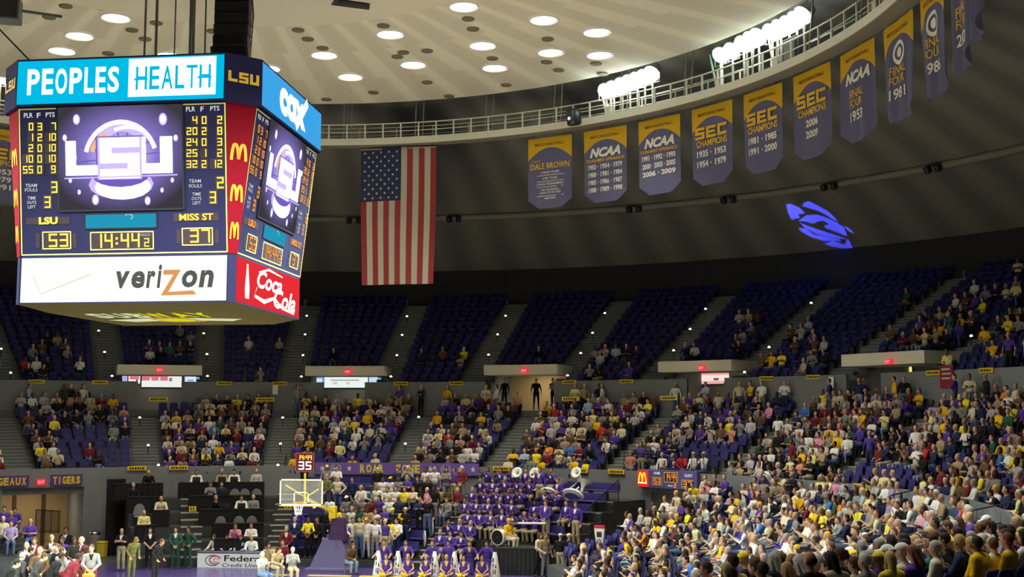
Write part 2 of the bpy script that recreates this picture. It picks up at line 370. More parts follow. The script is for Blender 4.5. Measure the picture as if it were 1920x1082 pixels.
# ------------------------------------------------------------------ roof
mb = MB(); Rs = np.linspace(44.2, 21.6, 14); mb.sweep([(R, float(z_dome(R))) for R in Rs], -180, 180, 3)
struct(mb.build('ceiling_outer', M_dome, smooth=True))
mb = MB(); mb.sweep([(22, 22.75), (22, 22.25), (17, float(z_inner(17))), (11.2, float(z_inner(11.2)))], -180, 180, 3)
struct(mb.build('ceiling_inner', M_inn))
mb = MB(); mb.sweep([(11.2, float(z_inner(11.2))), (11.2, float(z_inner(11.2))-.06), (.05, 22.85)], -180, 180, 5); struct(mb.build('ceiling_centre', M_ring))
mb = MB(); mb.tube([pol(38, a, float(z_dome(38))-.22) for a in np.arange(-180, 180, 3)], .2, 8, close=True)
struct(mb.build('trim_roof_pipe', M_pipe, smooth=True))
for i, (px, py) in enumerate([(665, 403), (853, 402), (1192, 387), (1370, 366), (1560, 342), (1756, 309)]):
    P = on_cyl(px, py, 38); a = phi(P)
    t = thing('roof_floodlight', f'small dark twin floodlight clamped under the grey roof pipe, {ORD[i+1]} from the flag side', 'light fixture', pol(37.75, a, float(z_dome(38))-.1), -a*D2R, 'dark lights on the roof pipe')
    for s_ in (-1, 1):
        m2 = MB(); m2.lathe([(.09, -.02), (.17, .02), (.19, .34), (.1, .36)], 12, 0, Matrix.Translation((s_*.3, 0, -.42)) @ Matrix.Rotation(.5, 4, 'X')); m2.build('lamp_head', M_blackm, t)
    m2 = MB(); m2.box((0, 0, -.05), (.8, .1, .08), 0, bev=.02); m2.tube([(-.3, 0, -.05), (-.3, -.02, -.2)], .025); m2.tube([(.3, 0, -.05), (.3, -.02, -.2)], .025); m2.build('bracket', M_blackm, t)
lens = MB().lathe([(.02, -.07), (.36, -.06), (.5, -.015), (.54, .03)], 24, 0); ml = lens.mesh('lens', M_lens, True)
mt_ = MB().lathe([(.55, .0), (.55, -.05), (.61, -.06), (.65, .03)], 24, 0, cap=False).mesh('trim_ring', M_white, True)
for i, P in enumerate(DOWN):
    t = thing('ceiling_downlight', 'lamp', 'ceiling light', P, 0, 'round downlights in the cream ceiling')
    x, y = LIGHTS_PX[i]
    for nm, me in (('lens', ml), ('trim_ring', mt_)):
        o = bpy.data.objects.new(nm, me); COL.objects.link(o); o.parent = t
    t['label'] = 'x'; t['_i'] = i
lt = [o for o in bpy.data.objects if o.name.startswith('ceiling_downlight')]
LL = ['outermost but two of the row left above the scoreboard', 'middle light of the left row above the scoreboard', 'lowest light of the left row, just above the cyan panel', 'light glimpsed between hoist cables and black speaker stack', 'high light right beside the black speaker stack', 'light below and right of the black speaker stack', 'lowest light above the flag, near the dark roof edge', 'upper light of the pair right of the black hatch speaker', 'lower light of the pair above the flag', 'light at the very top, right of the black hatch speaker', 'middle light of the row above the first gold banner', 'lowest light of the row above the first gold banner', 'upper inner light of the pair near the first floods', 'lower inner light of the pair near the first floods', 'upper outer light nearest the flood lamps', 'lower outer light nearest the flood lamps', 'light half hidden behind the corner of the scoreboard', 'light cut by the top of the picture among the cables']
for o in lt:
    o['label'] = 'round white ceiling lamp, '+LL[o['_i']]; del o['_i']
VENTS = [(705, 27), (719, 48), (878, 35), (887, 54), (756, 98), (745, 106), (801, 95), (801, 154), (700, 173), (612, 186), (842, 180), (949, 159), (923, 109), (1027, 73), (1025, 116), (1048, 131), (1130, 138), (1118, 119), (123, 11), (191, 14), (92, 32), (247, 56), (272, 73), (203, 100), (293, 43), (378, 38), (399, 58), (520, 13), (559, 56), (577, 73), (605, 90)]
mv = MB().lathe([(.2, -.05), (.25, -.05), (.28, 0.02), (.28, .06)], 20, 0).mesh('ceiling_vent', mat('vent_dark', (.20, .18, .12), .8), False)
for x, y in VENTS:
    o = bpy.data.objects.new('ceiling_vent', mv); COL.objects.link(o); o.location = on_prof(x, y, z_inner)
    tag(o, 'small round dark vent let into the cream radial-panel ceiling', 'vent', 'dark vents in the ceiling')
# ------------------------------------------------------------------ catwalk
CZ = 20.42
cw = thing('catwalk', 'ring catwalk with pale railings hung under the roof, banners below it', 'catwalk', (0, 0, 0))
mb = MB(); mb.sweep([(22.75, CZ+.02), (22.75, CZ-.1), (23.6, CZ-.1), (23.6, CZ+.02)], -80, 125, 1.5, closed=True); mb.build('deck', M_pipe, cw)
mb = MB(); mb.sweep([(22.7, CZ-.14), (22.7, CZ+.2), (22.76, CZ+.2), (22.76, CZ-.14)], -80, 125, 1.5, closed=True); mb.build('kick_plate', M_rail, cw)
for R in (22.73, 23.58):
    mb = MB(); mb.tube([pol(R, a, CZ+.92) for a in np.arange(-80, 125.1, 1.5)], .035, 6); mb.build('top_rail', M_rail, cw)
    mb = MB(); mb.tube([pol(R, a, CZ+.52) for a in np.arange(-80, 125.1, 1.5)], .022, 6); mb.build('mid_rail', M_rail, cw)
a = -78.0; k = 0
while a < 123:
    mb = MB(); p = pol(22.73, a, CZ-.1)
    mb.box((p.x, p.y, CZ+.4), (.07, .07, 1.06), 0, Matrix.Rotation(-a*D2R, 3, 'Z')); mb.build('post', M_rail, cw)
    if k % 4 == 0:
        for da in (-.5, .5):
            mb = MB(); Ra = 22.75; mb.tube([pol(Ra, a+da, CZ-.1), pol(Ra+.3, a+da, float(z_dome(23.05)))], .035, 6); mb.build('hanger_rod', M_pipe, cw)
    if k % 2 == 0:
        mb = MB(); p = pol(23.58, a+1.2, CZ); mb.box((p.x, p.y, CZ+.4), (.06, .06, 1.06), 0); mb.build('back_post', M_rail, cw)
    a += 2.35; k += 1
# flood lamps on the catwalk: pixel of the lamp, distance ring, tint
def flood(px, py, hot, idx, grp, lab):
    P = on_cyl(px, py, 22.85); a = phi(P); z = P[2]
    t = thing('catwalk_floodlight', lab, 'floodlight', pol(22.85, a, CZ+.02), -a*D2R, grp); h = z-CZ
    m2 = MB(); m2.tube([(0, .05, 0), (0, .05, h-.4)], .045, 8); m2.box((0, .05, .04), (.3, .3, .08), 0, bev=.02); m2.build('stand', M_rail, t)
    m2 = MB(); m2.lathe([(.14, .5), (.28, .44), (.40, .08), (.43, -.02), (.38, -.02)], 16, 0, Matrix.Translation((0, .02, h)) @ Matrix.Rotation(-.75, 4, 'X'), cap=False); m2.build('reflector', M_steel, t, True)
    m2 = MB(); m2.lathe([(.39, .0), (.35, -.16), (.2, -.26), (.02, -.3)], 16, 0, Matrix.Translation((0, .02, h)) @ Matrix.Rotation(-.75, 4, 'X')); m2.build('lens', M_hotg if hot == 2 else M_hot, t, True)
    m2 = MB(); m2.tube([(-.42, .05, h), (-.42, .05, h-.45), (.42, .05, h-.45), (.42, .05, h)], .02, 6); m2.build('yoke', M_rail, t)
FL = [[(1136, 170), (1150, 165), (1166, 159), (1180, 154), (1194, 149), (1208, 144), (1222, 138)], [(1352, 103), (1372, 95), (1393, 82), (1408, 74), (1421, 68)], [(1446, 60), (1462, 52), (1478, 45), (1492, 37), (1505, 28)], [(2, 140), (14, 146)]]
NM = ['bank above the third banner', 'green-tinted bank above the fifth banner', 'bright bank above the sixth banner', 'bank beside the scoreboard']
for b, L in enumerate(FL):
    for i, (x, y) in enumerate(L):
        flood(x, y, 2 if (b == 1 and i < 1) else 1, i, 'floodlights on the catwalk', f'white-hot flood lamp, {ORD[i+1]} in the {NM[b]}')
for px, py in ((1139, 190), (1345, 118), (1452, 70), (1640, 10)):   # braces beside the flood banks
    P = on_cyl(px, py, 22.85); a = phi(P); t = thing('flood_mast', 'mast', 'mast', pol(22.85, a, CZ), -a*D2R, 'white masts on the catwalk')
    m2 = MB(); m2.tube([(0, 0, 0), (-.45, 0, 1.75)], .07, 8, r2=.03); m2.build('brace', M_rail, t)
    m2 = MB(); m2.tube([(.2, 0, 0), (.2, 0, 1.6)], .05, 8); m2.box((.1, 0, .3), (.34, .2, .6), 0, bev=.02); m2.build('ballast_box', M_rail, t)
for o, s_ in zip([o for o in bpy.data.objects if o.name.startswith('flood_mast')], ['flood bank above the second banner', 'green-tinted flood bank', 'brightest flood bank', 'top edge of the picture']):
    o['label'] = 'slanted white mast on the catwalk at the '+s_
P = on_cyl(1077, 222, 22.6); a = phi(P)
t = thing('spotlight', 'dark round follow spotlight hung on the catwalk beside the second gold banner', 'spotlight', pol(22.55, a, float(P[2])), -a*D2R)
m2 = MB(); m2.lathe([(.12, .45), (.3, .4), (.36, .1), (.34, -.3), (.2, -.36)], 18, 0, Matrix.Rotation(.2, 4, 'X')); m2.build('housing', M_blackm, t, True)
m2 = MB(); m2.box((0, -.36, .05), (.36, .12, .5), 0, bev=.04); m2.build('control_box', M_blackm, t); m2 = MB(); m2.lathe([(.09, 0), (.02, -.03)], 10, 0, Matrix.Translation((0, -.43, -.1)) @ Matrix.Rotation(math.pi/2, 4, 'X')); m2.build('glint', mat('glint_glow', (.7, .8, .9), .1, spec=1, emit=.5), t)  # highlight on the dark housing, made as a small glowing disc
P = on_cyl(1488, 108, 23.0); a = phi(P)
t = thing('dark_cabinet', 'dark equipment cabinet standing on the catwalk over the sixth gold banner', 'cabinet', pol(23.05, a, CZ+.02), -a*D2R)
m2 = MB(); m2.box((0, 0, .55), (.9, .5, 1.1), 0, bev=.03); m2.build('case', M_blackm, t); m2 = MB(); m2.box((0, -.26, .55), (.7, .03, .8), 0, bev=.01); m2.build('grille', M_grey, t)
# ------------------------------------------------------------------ lamps on the stair aisles
UPL = [(185, 621), (196, 661), (210, 706), (382, 626), (388, 665), (389, 706), (575, 593), (572, 628), (568, 667), (565, 707), (763, 594), (754, 629), (744, 667), (733, 707), (948, 593), (933, 628), (916, 666), (1134, 588), (1111, 625), (1089, 663), (1064, 705), (1323, 580), (1294, 618), (1263, 658), (1396, 699), (1521, 569), (1483, 610), (1442, 652), (1821, 631), (2, 655), (20, 700)]
LWL = [(262, 784), (278, 836), (530, 784), (526, 833), (785, 783), (760, 833), (297, 873), (521, 873)]
msl = [MB().lathe([(.065, 0), (.065, .04), (.045, .07), (.015, .08)], 10, 0).mesh('step_lamp', M_stepl, True), MB().box((0, 0, .2), (.04, .04, .42), 0).mesh('lamp_post', M_blackm)]
for L, zf, nm in ((UPL, lambda R: z_upp(R)+.62, 'dark upper seats'), (LWL, lambda R: z_low(R)+.5, 'purple lower seats')):
    for x, y in L:
        P = on_prof(x, y, zf, 55, 100)
        t = thing('aisle_light', f'tiny glowing step light on a stair aisle among the {nm}', 'step light', P, 0, f'step lights among the {nm}')
        o = bpy.data.objects.new('step_lamp', msl[0]); COL.objects.link(o); o.parent = t
        o = bpy.data.objects.new('lamp_post', msl[1]); COL.objects.link(o); o.parent = t; o.location.z = -.41
# ------------------------------------------------------------------ signs on the stands
def section_sign(a, R, z, w_, lab, grp):
    mb = MB(); mb.box((0, 0, 0), (w_, .05, .21), 0, bev=.01); P = Pl(mb, lambda u, v, o: (u, -.025-o, v))
    x = -w_*.4
    rr = random.Random(int(a*100))
    while x < w_*.38:
        q = rr.uniform(.05, .1); P.rect(x, -.05, x+q, .05, 1, .006); x += q+.035
    o = mb.build('section_sign', [M_yel, M_ink], None, loc=pol(R, a, z), rz=-a*D2R); return tag(o, lab, 'sign', grp)
for i, a in enumerate((-36.5, -30.5, -18.3, -12.6, .1, 6.0, 18.2, 24.4, 39.5, 44.5, 57.2, 62.7)):
    section_sign(a, 30.96, 8.42, .8, f'small yellow section plate on the upper grey parapet, {ORD[i+1]} from the left', 'yellow plates along the upper parapet')
for i, a in enumerate((-27.6, -22.8, 5.6, 17, 27.3, 32.2, 67.4)):
    section_sign(a, 23.44, 4.06, .9, f'yellow section plate on the rail below the lower seats, {ORD[i+1]} from the left', 'yellow plates along the lower rail')
for i, (px, py) in enumerate([(297, 749), (497, 750), (1070, 747), (1254, 747)]):
    a = phi(on_cyl(px, py, 29.6)); section_sign(a, 29.6, 7.5, 1.0, f'yellow section plate before the box seats by the grey parapet, {ORD[i+1]} from the left', 'yellow plates by the box seats')
def exit_sign(P, a, w_, lab):
    mb = MB(); mb.box((0, 0, 0), (w_, .1, w_*.8), 0, bev=.01); Pp = Pl(mb, lambda u, v, o: (u, -.05-o, v))
    Pp.text('EXIT', -w_*.42, -w_*.2, w_*.42, w_*.2, 1, .01, .02)
    return tag(mb.build('exit_sign', [M_exit, glow('exit_letters', (1, .35, .35), 1.2)], None, loc=P, rz=-a*D2R), lab, 'exit sign', 'red exit signs')
for i, (px, py) in enumerate([(299, 694), (652, 697), (983, 695), (1316, 690), (1666, 678)]):
    P = on_cyl(px, py, 30.95); exit_sign(P, phi(P), .3, f'glowing red exit sign on the cream lintel, {ORD[i+1]} opening from the left')
P = on_cyl(77, 904, 23.3); exit_sign(P, phi(P), .34, 'glowing red exit sign between the two purple and gold wall banners')
P = on_cyl(1313, 921, 23.8); exit_sign(P, phi(P), .32, 'glowing red exit sign under the small wall scoreboard')
# lit boards seen through the concourse openings
def board(x0, x1, y0, y1, bands, lab, R=36.0):
    a0 = phi(on_cyl(x0, y0, R)); a1 = phi(on_cyl(x1, y0, R)); P0 = on_cyl((x0+x1)/2, y0, R); P1 = on_cyl((x0+x1)/2, y1, R)
    w_ = (a1-a0)*D2R*R; h = P0[2]-P1[2]; a = (a0+a1)/2
    mb = MB(); mb.box((0, .06, h/2), (w_, .1, h), 0); Pp = Pl(mb, lambda u, v, o: ((u-.5)*w_, -o, v*h)); ms = [M_blackm]
    for u0, v0, u1, v1, c in bands:
        ms.append(glow('board_glow', c, .9)); Pp.rect(u0, v0, u1, v1, len(ms)-1, .012+.003*len(ms))
    o = mb.build('concourse_board', ms, None, loc=pol(R, a, float(P1[2])), rz=-a*D2R)
    return tag(o, lab, 'lit board', 'lit boards in the concourse')
Wt, Rd, Bl = (.95, .95, .9), (.75, .2, .25), (.2, .4, .75)
board(229, 239, 704, 719, [(0, 0, 1, 1, (.45, .5, .9))], 'narrow lavender lit board at the left of the opening under the first exit sign')
board(241, 263, 704, 719, [(0, 0, 1, 1, Wt), (0.1, .5, .9, 1, Rd), (.65, 0, .8, .5, (.2, .05, .05))], 'short red and white lit board in the opening under the first exit sign')
board(266, 341, 704, 726, [(0, 0, 1, 1, Wt), (0, .55, .65, .95, Rd), (.2, .55, .24, .8, Wt), (.42, .55, .46, .85, Wt), (.68, .5, .76, .8, (.3, .25, .2))], 'wide red and white lit board in the opening under the first exit sign')
board(346, 375, 704, 720, [(0, 0, 1, 1, Bl), (.05, .1, .75, .85, (.8, .9, 1)), (.2, .3, .6, .5, Bl)], 'blue and white lit board at the right of the opening under the first exit sign')
board(579, 607, 705, 721, [(0, 0, 1, 1, Bl), (.1, .2, .9, .7, (.75, .85, 1)), (.3, .4, .5, .6, Bl)], 'blue lit board left of the white one under the second exit sign')
board(608, 690, 706, 727, [(0, 0, 1, 1, (.9, 1, .97)), (.15, .62, .8, .72, (.45, .35, .35)), (.2, .3, .3, .5, (.6, .65, .7)), (.5, .3, .58, .5, (.6, .65, .7))], 'long white lit board in the opening under the second exit sign')
board(692, 715, 705, 720, [(0, 0, 1, 1, (.6, .8, 1)), (.7, 0, 1, .9, (.15, .35, .6))], 'pale blue lit board right of the white one under the second exit sign')
board(1230, 1262, 700, 716, [(0, 0, 1, 1, (.16, .07, .09))], 'dim maroon board at the left of the opening under the fourth exit sign')
board(1278, 1301, 700, 722, [(0, 0, 1, 1, (.15, .25, .55)), (.1, .2, .9, .9, (.7, .85, 1)), (.3, .1, .5, .5, (.15, .25, .55))], 'blue and white lit board in the opening under the fourth exit sign')
board(1303, 1367, 698, 720, [(0, 0, 1, 1, (.95, .45, .42)), (0, .25, 1, .75, (1, .85, .8)), (.55, .3, .7, .5, (.2, .1, .1)), (0, .9, 1, 1, (.5, .05, .05))], 'red and white lit board in the opening under the fourth exit sign')
board(1641, 1656, 688, 710, [(0, 0, 1, 1, (.2, .3, .7)), (.2, .3, .8, .9, (.7, .85, 1))], 'narrow blue lit board in the opening under the fifth exit sign')
board(1658, 1710, 687, 703, [(0, 0, 1, 1, (.28, .25, .7)), (0, .2, .3, .8, (.6, .6, .95)), (.65, .1, 1, .85, (.95, .9, .2)), (.48, .2, .58, .8, (.9, .9, 1))], 'violet and yellow lit board in the opening under the fifth exit sign')
# ------------------------------------------------------------------ centre-hung scoreboard
SBX, SBY = -.85, 0.0
HW = 3.14                                                # half width of a face
Z0_, Z1_, Z2_, Z3_ = 9.83, 11.22, 15.52, 16.92           # lower ad band, score faces, upper band
DL, DM, DU = 3.3, 3.8, 3.95                              # distance of the faces from the axis
M_cy = glow('led_cyan', (.0, .50, .80), 1.0); M_ledw = glow('led_white', (.95, 1, 1), 1.25)
M_cox = glow('led_blue', (.05, .40, .85), .95); M_sbp = mat('scoreboard_purple', (.022, .021, .06), .7, emit=.3, spec=.05); M_sbred = mat('scoreboard_red', (.19, .004, .012), .7, emit=.35, spec=.05)
M_score = mat('score_face', (.018, .017, .052), .7, emit=.5, spec=.05); M_yline = mat('yellow_line', (.75, .72, .15), .5, emit=.35)
M_dig = glow('digit_amber', (1, .70, .10), 1.5); M_digo = glow('digit_orange', (1, .35, .06), 1.25); M_lab = glow('label_white', (.75, .78, .8), .9)
M_well = mat('digit_well', (.035, .02, .03), .5); M_scrd = mat('screen_dark', (.02, .02, .02), .4)
M_adw = glow('ad_white', (1, 1, .93), 1.1); M_adg = glow('ad_grey', (.14, .14, .13), .8); M_ado = glow('ad_orange', (.85, .38, .12), .9); M_adl = glow('ad_check', (.75, .78, .5), 1)
M_coke = glow('ad_red', (.85, .03, .04), .95); M_archy = mat('arch_yellow', (.5, .26, .01), .5, emit=.7); M_lsuy = mat('lettering_yellow', (.5, .32, .04), .5, emit=.7)
M_under = mat('underside_panel', (.055, .048, .024), .9, spec=.05); M_suby = glow('sub_yellow', (.9, .85, .02), .75); M_subw = glow('sub_white', (.85, .88, .5), .8)  # underside lettering glows in place of light from the court
M_sw = glow('screen_white', (1, .97, 1), 1.6); M_sl = glow('screen_lilac', (.62, .5, 1), 1.1); M_sp = glow('screen_violet', (.2, .13, .6), .9); M_so = glow('screen_orange', (1, .5, .25), 1)
def screen_mat():
    m = bpy.data.materials.new('screen_picture'); m.use_nodes = True; nt = m.node_tree; nt.nodes.clear()
    tc = nt.nodes.new('ShaderNodeTexCoord'); mp = nt.nodes.new('ShaderNodeMapping'); mp.inputs['Location'].default_value = (0, 0, -.05)
    mp.inputs['Scale'].default_value = (.42, 0, .55)
    nt.links.new(tc.outputs['Object'], mp.inputs[0])
    ln = nt.nodes.new('ShaderNodeVectorMath'); ln.operation = 'LENGTH'; nt.links.new(mp.outputs[0], ln.inputs[0])
    rp = nt.nodes.new('ShaderNodeValToRGB'); e = rp.color_ramp.elements
    e[0].position = .18; e[0].color = (.62, .52, .95, 1); e[1].position = .95; e[1].color = (.045, .04, .05, 1)
    x = e.new(.45); x.color = (.26, .19, .62, 1); x = e.new(.72); x.color = (.12, .10, .26, 1)
    nt.links.new(ln.outputs['Value'], rp.inputs[0])
    em = nt.nodes.new('ShaderNodeEmission'); nt.links.new(rp.outputs[0], em.inputs[0]); o = nt.nodes.new('ShaderNodeOutputMaterial'); nt.links.new(em.outputs[0], o.inputs[0]); return m
M_pic = screen_mat()
sb = thing('scoreboard', 'huge four-sided scoreboard hanging over the court, cyan band on top and lit score faces', 'scoreboard', (SBX, SBY, Z0_))
def put(mb, name, mats, rot, parent=sb, **k):
    o = mb.build(name, mats, parent, **k); o.rotation_euler.z = rot*math.pi/2; return o
# local frame: origin on the axis at height Z0_
def up_fn(u, v, o): return (u, -DU-o, v)
def sbp_up(x, y):     # pixel on the upper front band -> face coordinates
    t = (y-(125-.0337*(x-41)))/((203-.0275*(x-39))-(125-.0337*(x-41))); return ((x-41)/391-.5)*2*HW, (Z3_-Z0_)-t*(Z3_-Z2_)
def up_band(kind):
    mb = MB(); mb.box((0, -DU+.15, (Z2_+Z3_)/2-Z0_), (2*HW, .3, Z3_-Z2_), 0); P = Pl(mb, up_fn); b, t = Z2_-Z0_, Z3_-Z0_
    P.rect(-HW+.03, b+.06, HW-.03, t-.06, 1, .01)
    if kind == 'health':
        x = -2.80
        for ch, w_ in zip('PEOPLES', (.44, .40, .42, .44, .33, .36, .40)):
            P.text(ch, x, b+.33, x+w_*.86, b+1.1, 2, .02, .03); x += w_+.01
        P.rect(.27, b+.18, HW-.26, t-.1, 2, .02)
        x = .5
        for ch, w_ in zip('HEALTH', (.40, .36, .40, .33, .38, .40)):
            P.text(ch, x, b+.38, x+w_*.84, b+1.06, 1, .03, .0 if ch == 'T' else .012)
            if ch == 'H': P.rect(x-.05, b+.66, x+w_*.9, b+.72, 1, .03)
            x += w_+.005
    elif kind == 'cox':
        P.text('cox', -1.5, b+.25, 1.25, t-.28, 2, .02, .06); P.line([(.2, b+.2), (1.45, t-.1)], .3, 2)
    return mb
for r, kd, m1 in ((0, 'health', M_cy), (1, 'cox', M_cox), (2, '', M_cy), (3, '', M_cox)):
    put(up_band(kd), 'upper_sign', [M_sbp, m1, M_ledw], r)
def corner(b, t, db, dt, name, mats, deco, rot):
    mb = MB(); A = [(HW, -db, b), (db, -HW, b), (dt, -HW, t), (HW, -dt, t)]; mb.poly(A, 0)
    U = Vector((1, 1, 0)).normalized()
    wb, wt = (db-HW)*math.sqrt(2), (dt-HW)*math.sqrt(2)
    def fn(u, v, o):   # u -.5..5, v 0..1
        q = (v*dt+(1-v)*db); c = (HW+q)/2; n = Vector((1, -1, 0)).normalized()
        return Vector((c, -c, b+v*(t-b)))+U*(u*(wb+(wt-wb)*v))+n*o
    deco(Pl(mb, fn)); put(mb, name, mats, rot)
def d_lsu(P): P.block('LSU', -.42, .42, .42, .64, 1, .02)
def d_arch(P):
    f0 = P.fn; Q = Pl(P.mb, lambda u, v, o: f0(u/.62, v/4.3, o))
    for v in (.62, .345, .095): Q.arches(0, v*4.3, .40, .46, 1, .02, .2)
for r in range(4):
    corner(Z2_-Z0_, Z3_-Z0_, DU, DU, 'upper_corner', [M_sbp, M_lsuy], d_lsu, r)
    corner(Z1_-Z0_, Z2_-Z0_, DL+.05, DM, 'red_corner', [M_sbred, M_archy], d_arch, r)
    corner(0, Z1_-Z0_, DL+.02, DL+.02, 'lower_corner', [M_sbp], lambda P: None, r)
# score faces (lean outwards at the top)
MH = Z2_-Z1_
def mid_fn(u, v, o): q = DL+(DM-DL)*v/MH; return (u, -q-o, Z1_-Z0_+v)
def px_mid(x, y):
    yt = 210-.0256*(x-40); yb = 479-.0127*(x-45); t = (y-yt)/(yb-yt); xl = 38+7*t; xr = 431+5*t
    return ((x-xl)/(xr-xl)-.5)*2*HW, (1-t)*MH
def score_face(dig):
    mb = MB(); P = Pl(mb, mid_fn)
    mb.poly([mid_fn(-HW, 0, 0), mid_fn(HW, 0, 0), mid_fn(HW, MH, 0), mid_fn(-HW, MH, 0)], 0); mb.box((0, -2.9, Z1_-Z0_+MH/2), (2*HW, .5, MH*.96), 5)
    P.frame(-HW+.02, .03, HW-.02, MH-.03, .035, 1, .015)
    def T(t, x0, y0, x1, y1, mi=3, bold=.015): a = px_mid(x0, y1); b = px_mid(x1, y0); P.text(t, a[0], a[1], b[0], b[1], mi, .03, bold)
    def Dg(t, x1, y0, y1, wd, mi=2, th=.24):
        n = len(t); x0 = x1-n*wd-(n-1)*wd*.28
        if t[0] == '1' and n > 1: pass
        a = px_mid(x0, y1); b = px_mid(x1, y0); P.rect(a[0]-.05, a[1]-.04, b[0]+.05, b[1]+.04, 4, .015); P.digits(t, a[0], a[1], b[0], b[1], mi, .03, th)
    T('PLR', 50, 219, 67, 228); T('F', 75, 219, 82, 228); T('PTS', 92, 218, 109, 227)
    for i, (a, b, c) in enumerate((('0', '3', '7'), ('1', '2', '10'), ('2', '0', '10'), ('10', '0', '10'), ('55', '0', '9'))):
        y = 237+i*19.4; Dg(a, 68, y, y+14, 8.2); Dg(b, 85, y, y+14, 8.2); Dg(c, 111.5, y-.5, y+13.5, 8.2)
    T('PLR', 357, 209, 374, 218); T('F', 384, 209, 390, 218); T('PTS', 402, 208, 419, 217)
    for i, (a, b, c) in enumerate((('4', '0', '2'), ('20', '2', '8'), ('24', '0', '3'), ('25', '1', '2'), ('32', '2', '12'))):
        y = 226.5+i*19.8; Dg(a, 378, y, y+14, 8.6); Dg(b, 395, y, y+14, 8.4); Dg(c, 424, y-.5, y+14, 8.6)
    T('TEAM', 54, 347, 76, 353.5, 3, .01); T('FOULS', 53, 355, 77, 361.5, 3, .01); Dg('3', 115, 343, 364, 11)
    T('TIME', 58, 370, 74, 376, 3, .01); T('OUTS', 57, 378, 75, 384, 3, .01); T('LEFT', 59, 386, 74, 392, 3, .01); Dg('3', 102, 370, 391, 11)
    T('TEAM', 363, 340, 385, 346.5, 3, .01); T('FOULS', 363, 349, 387, 355.5, 3, .01); Dg('2', 427, 336, 357, 12)
    T('TIME', 369, 364, 385, 370, 3, .01); T('OUTS', 368, 372, 386, 378, 3, .01); T('LEFT', 370, 380, 385, 386, 3, .01); Dg('3', 413, 362, 384, 11)
    def R_(x0, y0, x1, y1, mi, off=.012): a = px_mid(x0, y1); b = px_mid(x1, y0); P.rect(a[0], a[1], b[0], b[1], mi, off)
    def Fr(x0, y0, x1, y1, mi, off=.02): a = px_mid(x0, y1); b = px_mid(x1, y0); P.frame(a[0], a[1], b[0], b[1], .03, mi, off)
    R_(55, 407, 138, 421, 4); T('LSU', 80, 407, 116, 421, 6, .05); R_(334, 400, 418, 416, 4); T('MISS ST', 345, 401.5, 408, 415, 6, .03)
    for x0, y0, x1, y1 in ((87, 433, 141, 466), (350, 427, 407, 460)): R_(x0, y0, x1, y1, 4); Fr(x0, y0, x1, y1, 1)
    Fr(178, 433, 297, 468, 1); R_(180, 435, 295, 466, 4)
    Dg('53', 136, 437, 462, 16); Dg('37', 402, 430, 455, 16); Dg('14:44', 271, 437, 464, 14); Dg('2', 289, 446, 462, 9, 2)
    T('PERIOD', 272, 438, 291, 443, 3, .0)
    for x in (74, 144, 340, 411): R_(x, 436 if x < 200 else 430, x+7, 463 if x < 200 else 456, 4)
    return mb
def video(dg=1):
    mb = MB(); P = Pl(mb, mid_fn)
    def S(x, y): return px_mid(x, y)
    a = S(119, 397); b = S(350, 203); mb.poly([mid_fn(a[0], a[1], .05), mid_fn(b[0], a[1], .05), mid_fn(b[0], b[1], .05), mid_fn(a[0], b[1], .05)], 0)
    P.frame(a[0]-.03, a[1]-.03, b[0]+.03, b[1]+.03, .05, 1, .06)
    return mb
def video_pic():
    mb = MB(); P = Pl(mb, lambda u, v, o: (lambda q: (q[0], q[1], q[2]))(mid_fn(u, v, o+.06)))
    c = px_mid(236, 300)
    for k in range(16):     # rays
        a0 = k*math.pi/8+.1; P.poly([(c[0]+.6*math.cos(a0-.03), c[1]+.6*math.sin(a0-.03)), (c[0]+.6*math.cos(a0+.03), c[1]+.6*math.sin(a0+.03)), (c[0]+1.35*math.cos(a0+.012), c[1]+1.15*math.sin(a0+.012)), (c[0]+1.35*math.cos(a0-.012), c[1]+1.15*math.sin(a0-.012))], 2, .004)
    P.ring(c[0], c[1]-.12, 1.08, 1.12, .13, 0, .012, 18, 165)           # ball outline
    P.ring(c[0]+.05, c[1]-.1, .8, .98, .30, 1, .008, 35, 150); P.ring(c[0]-.1, c[1]+.02, .78, .72, .14, 3, .010, 115, 168)
    P.ring(c[0]+.2, c[1]+.3, .75, .55, .10, 0, .012, 10, 120)
    P.disc(c[0], c[1]-.78, .98, .42, 1, .012); P.disc(c[0]+.05, c[1]-.86, .85, .36, 0, .016); P.disc(c[0], c[1]-.52, .86, .34, 2, .02)
    for x, y, r in ((152, 232, 6), (315, 232, 7), (130, 265, 4), (339, 266, 4), (189, 377, 6), (287, 379, 5), (141, 342, 3), (333, 342, 3), (158, 363, 3), (314, 360, 3), (150, 300, 3)):
        q = px_mid(x, y); P.disc(q[0], q[1], r*.018, r*.026, 1, .013, 12); P.disc(q[0], q[1], r*.012, r*.018, 0, .018, 12)
    a = px_mid(136, 332); b = px_mid(330, 268)
    P.rect(c[0]-.74, c[1]-.68, c[0]+.68, c[1]+.6, 2, .028); P.rect(c[0]-.69, c[1]-.64, c[0]+.64, c[1]+.57, 1, .031)
    P.block('L', a[0]-.05, a[1]-.03, a[0]+.95, b[1]+.02, 0, .03); P.block('S', c[0]-.62, c[1]-.62, c[0]+.58, c[1]+.55, 0, .034); P.block('U', b[0]-1.12, a[1]-.02, b[0]+.05, b[1]+.08, 0, .03)
    P.block('L', a[0]-.02, a[1]-.0, a[0]+.9, b[1]-.02, 4, .032)
    P.line([(c[0]-1.7, c[1]-.58), (c[0]+1.7, c[1]-.55)], .04, 1, .036)
    return mb
